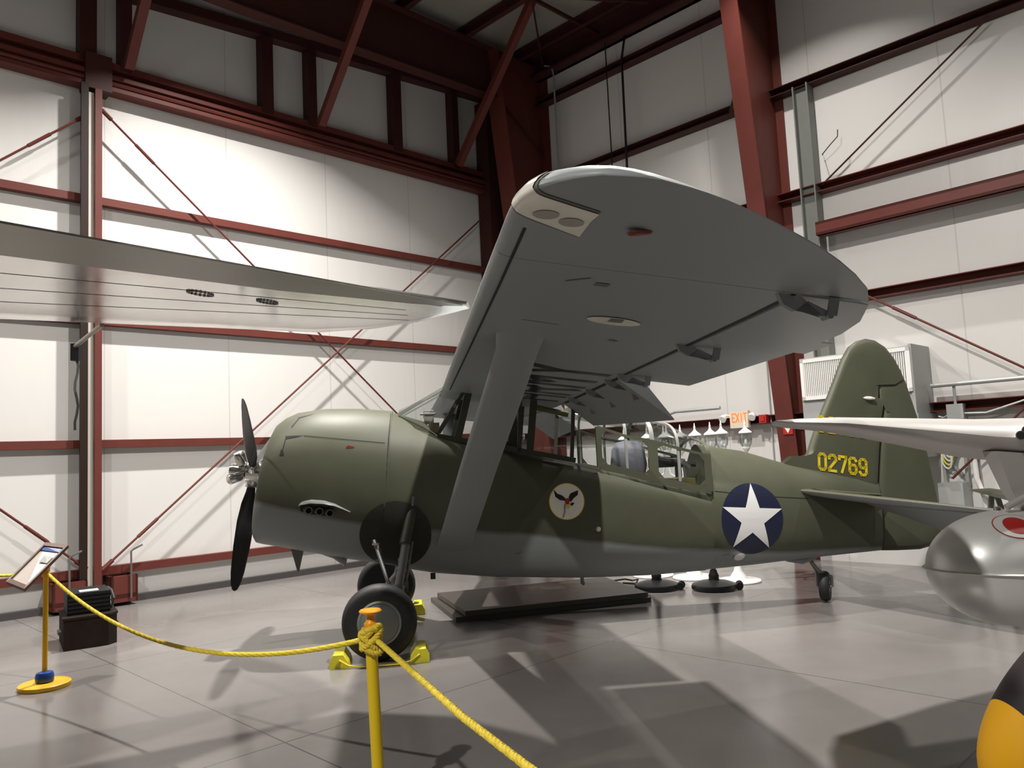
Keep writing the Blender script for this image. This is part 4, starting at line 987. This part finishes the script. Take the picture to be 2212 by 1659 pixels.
# dark boards under the fuselage
def board(name, pts, z0, z1, label):
    bm = bmesh.new(); prism(bm, pts, z0, z1, lambda a, b, c: (a, b, c)); o = single(name, bm, M['board'], W, label, 'board', 'dark boards under the aircraft'); two_tone(o, M['board'], M['boarde'], .5); return o
board('flat_board', [(-1.14, 10.08), (-.727, 8.757), (1.50, 9.40), (1.18, 10.75)], 0, .055, 'lower of the two dark boards lying under the fuselage')
board('flat_board', [(-1.05, 10.02), (-.62, 8.74), (1.46, 9.36), (1.10, 10.68)], .065, .12, 'upper of the two dark boards lying under the fuselage')
for x, y, lb in ((-.8, 9.6, 'rear left'), (-.5, 8.95, 'front left'), (1.2, 9.5, 'front right'), (1.0, 10.4, 'rear right')):
    bm = bmesh.new(); box(bm, (x-.05, y-.05, .055), (x+.05, y+.05, .065)); single('board_spacer', bm, M['boarde'], W, 'thin spacer between the two dark boards, at their %s corner' % lb, 'spacer', 'spacers between the boards')
# lamp posts with three lanterns
def lantern(par, x, y):
    g = bpy.data.objects.new('lantern', None); C.objects.link(g); g.parent = par; g.location = (x, y, 0)
    bm = bmesh.new(); lathe(bm, [(.0, 2.105), (.006, 2.095), (.009, 2.06), (.015, 2.05), (.012, 2.035), (.018, 2.005), (.028, 1.99), (.05, 1.97), (.078, 1.95), (.086, 1.94), (.086, 1.928), (.07, 1.926)], (0, 0, 0), (0, 0, 1), 24); part('lantern_cap', bm, M['white'], g, 40)
    bm = bmesh.new(); lathe(bm, [(.066, 1.926), (.080, 1.88), (.084, 1.84), (.076, 1.79), (.05, 1.745)], (0, 0, 0), (0, 0, 1), 24); part('lantern_glass', bm, M['bowl'], g, 50)
    bm = bmesh.new(); lathe(bm, [(.052, 1.75), (.052, 1.735), (.045, 1.715), (.02, 1.68), (.012, 1.66)], (0, 0, 0), (0, 0, 1), 20); part('lantern_base', bm, M['white'], g, 40)
    bm = bmesh.new(); lathe(bm, [(.018, 1.74), (.02, 1.82), (.012, 1.85), (.0, 1.86)], (0, 0, 0), (0, 0, 1), 12); part('bulb', bm, M['white'], g, 40)
def lamp_post(x, y, offs, label):
    t = thing('lamp_post', W, (x, y, 0), label, 'lamp post', 'white lamp posts behind the aircraft')
    bm = bmesh.new(); lathe(bm, [(.285, 0), (.29, .012), (.28, .025), (.12, .04), (.09, .09), (.055, .14), (.04, .2)], (0, 0, 0), (0, 0, 1), 40); part('base', bm, M['white'], t, 40)
    bm = bmesh.new(); tube(bm, [(0, 0, .15), (0, 0, 1.55)], .03, 14); part('post', bm, M['white'], t, 40)
    for ox, oy in offs:
        bm = bmesh.new(); tube(bm, [(0, 0, 1.40), (ox*.45, oy*.45, 1.34), (ox*.9, oy*.9, 1.42), (ox, oy, 1.56), (ox, oy, 1.67)], .012, 8); part('arm', bm, M['white'], t, 40)
        lantern(t, ox, oy)
lamp_post(2.84, 10.54, ((.22, -.02), (-.215, .1), (-.15, -.22)), 'white lamp post whose three lanterns stand nearest the EXIT sign')
lamp_post(2.36, 11.0, ((-.02, .20), (.10, -.18), (-.235, .1)), 'white lamp post behind the canopy, second from the EXIT sign')
lamp_post(1.86, 11.35, ((-.28, .1), (.28, .05), (.0, -.2)), 'white lamp post seen through the rear canopy, farthest from the EXIT sign')
# wheeled black stand bases
def stand_base(x, y, rz, label, zt_):
    t = thing('wheeled_stand', W, (x, y, 0), label, 'stand', 'black wheeled stands under the fuselage', rz)
    bm = bmesh.new(); lathe(bm, [(.28, .015), (.285, .04), (.27, .07), (.18, .10), (.08, .115), (.05, .12)], (0, 0, 0), (0, 0, 1), 40); part('base', bm, M['black'], t, 40)
    bm = bmesh.new(); lathe(bm, [(.075, .10), (.06, .14), (.065, .17), (.05, .2), (.04, .24)], (0, 0, 0), (0, 0, 1), 20); part('collar', bm, M['bag'], t, 40)
    bm = bmesh.new(); tube(bm, [(0, 0, .2), (0, 0, zt_)], .03, 12); part('pole', bm, M['black'], t, 40)
    for oy in (-.06, .06):
        bm = bmesh.new(); lathe(bm, [(.0, -.018), (.045, -.018), (.05, 0), (.045, .018), (.018, .02)], (.30, oy, .05), (-.4, 1, 0), 20); part('wheel', bm, M['rubber'], t, 40)
    bm = bmesh.new(); bar(bm, (.24, 0, .06), (.31, 0, .05), .09, .02); part('axle_bracket', bm, M['black'], t)
stand_base(1.72, 10.25, -.35, 'black wheeled round stand base at the right end of the dark boards', .75)
stand_base(2.40, 10.05, -.25, 'black wheeled round stand base in front of the white lamp bases', .75)
bm = bmesh.new(); tube(bm, [(1.25, 10.95, .02), (1.4, 10.85, .05), (1.5, 10.9, .02), (1.55, 10.7, .06), (1.5, 10.6, .02), (1.35, 10.72, .02), (1.62, 10.65, .02)], .012, 6); single('loose_cable', bm, M['black'], W, 'loose black cable on the floor beside the dark boards', 'cable', None, 40)

t = thing('wing_panel', Matrix.Translation((5.42, 9.6, 0)) @ Matrix.Rotation(math.radians(-106), 4, 'Z'), (0, 0, 0), 'dark grey wing panel lying on trestles behind the green tail', 'wing panel')
bm = bmesh.new(); loft(bm, [[(x, .0, z), (x, .03, z+tk), (x, .2, z+tk*1.3), (x, .34, z), (x, .2, z-tk)] for x, z, tk in ((0, 1.10, .006), (.1, 1.10, .02), (.6, 1.09, .03), (1.2, 1.08, .035), (1.65, 1.07, .035))]); part('panel_skin', bm, M['olive_dark'], t, 40)
for x in (.35, 1.35):
    bm = bmesh.new(); bar(bm, (x, -.05, 0), (x, .15, 1.06), .05, .05); bar(bm, (x, .42, 0), (x, .2, 1.06), .05, .05); part('trestle', bm, M['postgrey'], t)
# ================================================================== POLISHED WING AT UPPER LEFT
WZ = 2.9; K = (WZ-1.75)/1.55
def two_tone(o, m_up, m_other, lim=.15):
    """paint scheme: faces looking up in one paint, the rest in another"""
    me = o.data; me.materials.clear(); me.materials.append(m_other); me.materials.append(m_up)
    for p in me.polygons: p.material_index = 1 if p.normal.z > lim else 0
t = thing('aircraft_wing', W, (-2.2, 5.5, WZ), 'polished silver aircraft wing reaching in from the left edge', 'aircraft wing')
near0, near1 = Vector((-.43, 7.90, 0))*K, Vector((-3.04, 4.647, 0))*K; far1 = Vector((-2.08, 9.746, 0))*K; far2 = Vector((-5.222, 8.006, 0))*K
dn = (near1-near0).normalized(); df = (far2-far1).normalized()
def swing(u, v):
    """u metres from the tip, v 0 at the near edge, 1 at the far edge"""
    u *= K; a = near0+dn*u
    u /= K
    b = ip(u, (0, .25, .8, 1.6, 2.4, 12), (0, 1, 2, 3, 4, 5))
    fp = [Vector(q)*K for q in ((-.40, 8.10, 0), (-.62, 8.42, 0), (-1.06, 9.0, 0), (-1.60, 9.46, 0), (-2.3, 9.66, 0))]+[None]
    fp[5] = far1+df*(11.3*K)
    k = int(min(4, b)); f = b-k
    e = fp[k].lerp(fp[k+1], f)
    return a.lerp(e, v)
def sprof(v): return (.02+.30*math.sin(PI*min(1, max(0, v))**.9)**.9)
def sring(u):
    hi = []; lo = []; k = ip(u, (0, .3, 1, 3, 12), (.15, .35, .7, 1, 1.15))
    for v in (0, .04, .1, .2, .3, .45, .6, .75, .86, .94, .98, 1.0):
        p = swing(u, v)
        lo.append(p+Vector((0, 0, WZ)) + Vector((0, 0, .10*k*(max(0, v-.8)/.2)**2)))
        hi.append(p+Vector((0, 0, WZ+.012+.22*k*max(0, math.sin(PI*v))**1.7 + .10*k*(max(0, v-.8)/.2)**2)))
    return list(reversed(hi))+lo
off = Vector((-2.2, 5.5, WZ))
bm = bmesh.new(); loft(bm, [[p-off for p in sring(u)] for u in (0, .1, .25, .5, .8, 1.2, 1.6, 2.0, 2.4, 3.5, 5, 7, 9)])
skin = part('wing_skin', bm, M['alu'], t, 40)
def wpt(u, v, dz=0): return swing(u, v)+Vector((0, 0, WZ-dz))-off
bm = bmesh.new(); loft(bm, [[wpt(u, 0, .0)-Vector((0, 0, -.012)), wpt(u, 0, .002), wpt(u, v, .003), wpt(u, v, .0)] for u, v in ((.05, .10), (.35, .22), (.8, .21), (2.4, .21), (5, .22), (9, .22))]); part('aileron', bm, M['alud'], t)
def wline(pts, w, name, m, par=skin):
    bm = bmesh.new()
    for (u0, v0), (u1, v1) in zip(pts, pts[1:]): bar(bm, wpt(u0, v0, .001), wpt(u1, v1, .001), w, .0024)
    return part(name, bm, m, par)
wline([(.35, .24), (9, .24)], .030, 'aileron_gap', M['gap']); wline([(3.0, .07), (9, .075)], .006, 'tab_gap', M['gap'])
for v in (.42, .58, .74): wline([(.9, v), (9, v)], .0025, 'rivet_row', M['oleo'])
def port(u, v, r):
    bm = bmesh.new(); c = wpt(u, v, .004); d = dn; e = (wpt(u, v+.05)-wpt(u, v)).normalized()
    tube(bm, [c+d*math.cos(2*PI*k/24)*r*1.5+e*math.sin(2*PI*k/24)*r for k in range(25)], .003, 5)
    pn = part('access_panel', bm, M['oleo'], skin)
    for k in range(18):
        a = 2*PI*k/18; bm = bmesh.new(); cbox(bm, c+d*math.cos(a)*r*1.42+e*math.sin(a)*r*.94, (.012, .012, .010)); part('rivet', bm, M['oleo'], pn)
port(3.20, .36, .062); port(2.62, .38, .056)
# pitot tube with cover and streamer
bm = bmesh.new(); pb = wpt(6.6, .985); 
p0 = Vector((-4.36*K, 8.36*K, WZ+.05))-off; p1 = Vector((-5.10*K, 9.18*K, WZ-.01))-off
tube(bm, [p0, p1], .018, 10); part('pitot_tube', bm, M['alud'], t, 40)
bm = bmesh.new(); cbox(bm, p1+Vector((.0, .02, -.05)), (.07, .07, .15)); part('pitot_cover', bm, M['black'], t)
bm = bmesh.new(); rings = [[p1+Vector((dx+.015*math.sin(k*1.3), .02, -.1-k*.07)) for dx in (-.012, .012)] for k in range(10)]; loft(bm, rings, closed=False); part('streamer', bm, M['oleo'], t)

# ================================================================== SILVER JET PARTS AT RIGHT
JO = Vector((2.9, 4.6, 1.0))
t = thing('aircraft_wing', W, JO, 'silver jet wing with under-wing pylon at the right edge', 'aircraft wing')
def jring(x, yle, ch, zc, tk):
    prof = ((0, 0), (.02, .42), (.08, .75), (.2, .97), (.4, 1), (.7, .6), (1, .03))
    hi = [Vector((x+.10*c*ch, yle+c*ch, zc+tk*h)) for c, h in prof]; lo = [Vector((x+.10*c*ch, yle+c*ch, zc-tk*h*1.0)) for c, h in prof[1:]]
    return [p-JO for p in list(reversed(hi))+lo]
bm = bmesh.new(); loft(bm, [jring(*a) for a in ((1.495, 4.50, .08, 1.884, .004), (1.51, 4.48, .25, 1.882, .010), (1.56, 4.45, .5, 1.874, .019), (1.64, 4.43, .7, 1.868, .028), (1.85, 4.40, .85, 1.852, .042), (2.25, 4.38, 1.1, 1.797, .075), (2.65, 4.36, 1.3, 1.738, .112), (3.1, 4.34, 1.5, 1.70, .14), (4.6, 4.30, 1.9, 1.66, .17))])
part('wing_skin', bm, M['silver'], t, 50)
for k in range(6):
    bm = bmesh.new(); lathe(bm, [(.012, 0), (.026, .0), (.026, -.20), (.0, -.2)][:3] + [(.0, -.2)], Vector((2.74+.035*k, 4.30, 1.74+.026*k))-JO, (-.55, -.8, 0), 16); g = part('gun_port', bm, M['chrome'], t, 40)
    bm = bmesh.new(); lathe(bm, [(.0, .001), (.02, .001), (.02, .003), (0, .003)], Vector((2.74+.035*k, 4.30, 1.74+.026*k))-JO, (-.55, -.8, 0), 16); part('bore', bm, M['gap'], g)
bm = bmesh.new()
loft(bm, [[Vector(p)-JO for p in r] for r in (((2.62, 4.47, 1.66), (2.66, 4.40, 1.66), (3.2, 4.42, 1.60), (3.2, 4.62, 1.60)), ((2.72, 4.50, 1.44), (2.75, 4.45, 1.44), (3.2, 4.46, 1.40), (3.2, 4.6, 1.40)), ((2.82, 4.52, 1.28), (2.84, 4.48, 1.28), (3.2, 4.48, 1.28), (3.2, 4.6, 1.28)))]); part('pylon', bm, M['silver'], t, 30)
bm = bmesh.new(); tube(bm, [Vector((2.68, 4.40, 1.35))-JO, Vector((2.95, 4.40, 1.48))-JO], .018, 10); part('sway_brace', bm, M['silver'], t, 40)
tt = Vector((2.765, 4.50, 1.012))
t = thing('drop_tank', W, tt-Vector((0, 0, .32)), 'silver drop tank with red filler disc hanging under the jet wing', 'drop tank')
def egg(n=26, a=.50, r=.318):
    pr = []
    for k in range(n+1):
        h = -a+a*k/n; x = -h/a
        pr.append((r*math.sqrt(max(0, 1-x**2.15)), h))
    return pr + [(r*.995, .3), (r*.93, .7), (r*.8, 1.1), (r*.5, 1.6), (.02, 2.0)]
TAX = Vector((1, .12, -.03)).normalized(); to = Vector((0, 0, .32))
bm = bmesh.new(); lathe(bm, egg(), to, TAX, 48); tank = part('tank_body', bm, M['tank'], t, 60)
bm = bmesh.new(); rings = []
side = TAX.cross(Vector((0, 0, 1))).normalized()
for k in range(-30, 31):
    f = abs(k)/30; h = -.50+(1-math.sqrt(max(0, 1-f*f)))*.95; h = min(h, .4); x = max(0, -h/.50); rr = .318*math.sqrt(max(0, 1-x**2.15)) if h < 0 else .318
    c = to+TAX*h+side*math.copysign(rr, k if k else 1)*(1 if k else 0); out = side*math.copysign(1, k if k else 1) if x < .9 else (-TAX*x+side*math.copysign(1-x, k if k else 1)).normalized()
    rings.append([c+out*.022+Vector((0, 0, .0)), c+Vector((0, 0, .007)), c-out*.01, c+Vector((0, 0, -.007))])
loft(bm, rings); part('seam_flange', bm, M['white'], t, 50)
tb = bmesh.new(); lathe(tb, egg(), to, TAX, 48); bmesh.ops.recalc_face_normals(tb, faces=tb.faces); BVT = BVHTree.FromBMesh(tb); tb.free()
def tdec(name, polys, m, off, label=None, o=(0, 0, 0), U=(1, 0, 0), V=(0, .45, .9), D=(0, .9, -.45)):
    return decal(name, polys, Vector(o)-Vector(D)*.2, U, V, m, tank, BVT, D, off, .05, label)
oc = Vector((-.10, -.14, .32+.22))
tdec('filler_ring', [ellipse(0, 0, .115, .085)], M['red'], .003, None, oc); tdec('filler_ring', [ellipse(0, 0, .110, .081)], M['tank'], .0045, None, oc)
tdec('filler_disc', [ellipse(.0, .0, .066, .058)], M['red'], .006, 'red filler disc', oc)
lc = Vector((-.11, -.30, .345))
tdec('warning_label', [[(0, 0), (.16, 0), (.16, .052), (0, .052)]], M['red'], .003, 'red warning label', lc, (1, 0, 0), (0, 0, 1), (0, 1, 0))
tdec('label_lettering', [[(x+.016, y+.031) for x, y in p] for p in text_polys('CAP 1', .013, .011, .005, .0036)]+[[(x+.02, y+.009) for x, y in p] for p in text_polys('NOT T', .013, .011, .005, .0036)], M['white'], .0045, None, lc, (1, 0, 0), (0, 0, 1), (0, 1, 0))
for x in (-.08, .08):
    bm = bmesh.new(); lathe(bm, [(.02, 0), (.02, .02), (.01, .025)], to+TAX*x+Vector((0, 0, .318*math.sqrt(1-(abs(x)/.50)**2.15)-.005)), (0, 0, 1), 12); part('cap_fitting', bm, M['chrome'], t, 40)
# yellow and black nose in the lower right corner
yt = Vector((1.825, 2.5, .60))
def striped_mat():
    m = mat('yellow_black_paint', (0.72, 0.36, 0.008), .5, spec=.3); n, l = nt(m); b = n['Principled BSDF']; tc = n.new('ShaderNodeTexCoord')
    sp = n.new('ShaderNodeSeparateXYZ'); l.new(tc.outputs['Object'], sp.inputs[0])
    nv = Vector((.90, 0, .436)); p1 = Vector((1.374, 2.5, .999))-yt+nv*.033
    d = math_node(n, l, 'MULTIPLY_ADD', sp.outputs[0], nv.x, math_node(n, l, 'MULTIPLY_ADD', sp.outputs[1], nv.y, math_node(n, l, 'MULTIPLY', sp.outputs[2], nv.z)))
    k = math_node(n, l, 'GREATER_THAN', d, nv.dot(p1))
    mx = n.new('ShaderNodeMix'); mx.data_type = 'RGBA'; mx.inputs[6].default_value = (0.72, 0.36, 0.008, 1); mx.inputs[7].default_value = (0.016, 0.012, 0.013, 1)
    l.new(k, mx.inputs[0]); l.new(mx.outputs[2], b.inputs['Base Color']); return m
t = thing('tank_nose', W, yt, 'yellow and black rounded tank nose in the lower right corner', 'tank')
bm = bmesh.new()
lathe(bm, [(.23*math.sqrt(max(0, 1-(1-k/30)**2)), -.55+.55*k/30) for k in range(31)]+[(.235, .3), (.22, .7)], (0, 0, .38), Vector((.85, .12, .52)), 56); part('nose_shell', bm, striped_mat(), t, 60)
bm = bmesh.new(); lathe(bm, [(.243, .42), (.243, .46)], (0, 0, .38), Vector((.85, .12, .52)), 56); part('joint_band', bm, M['black'], t, 40)
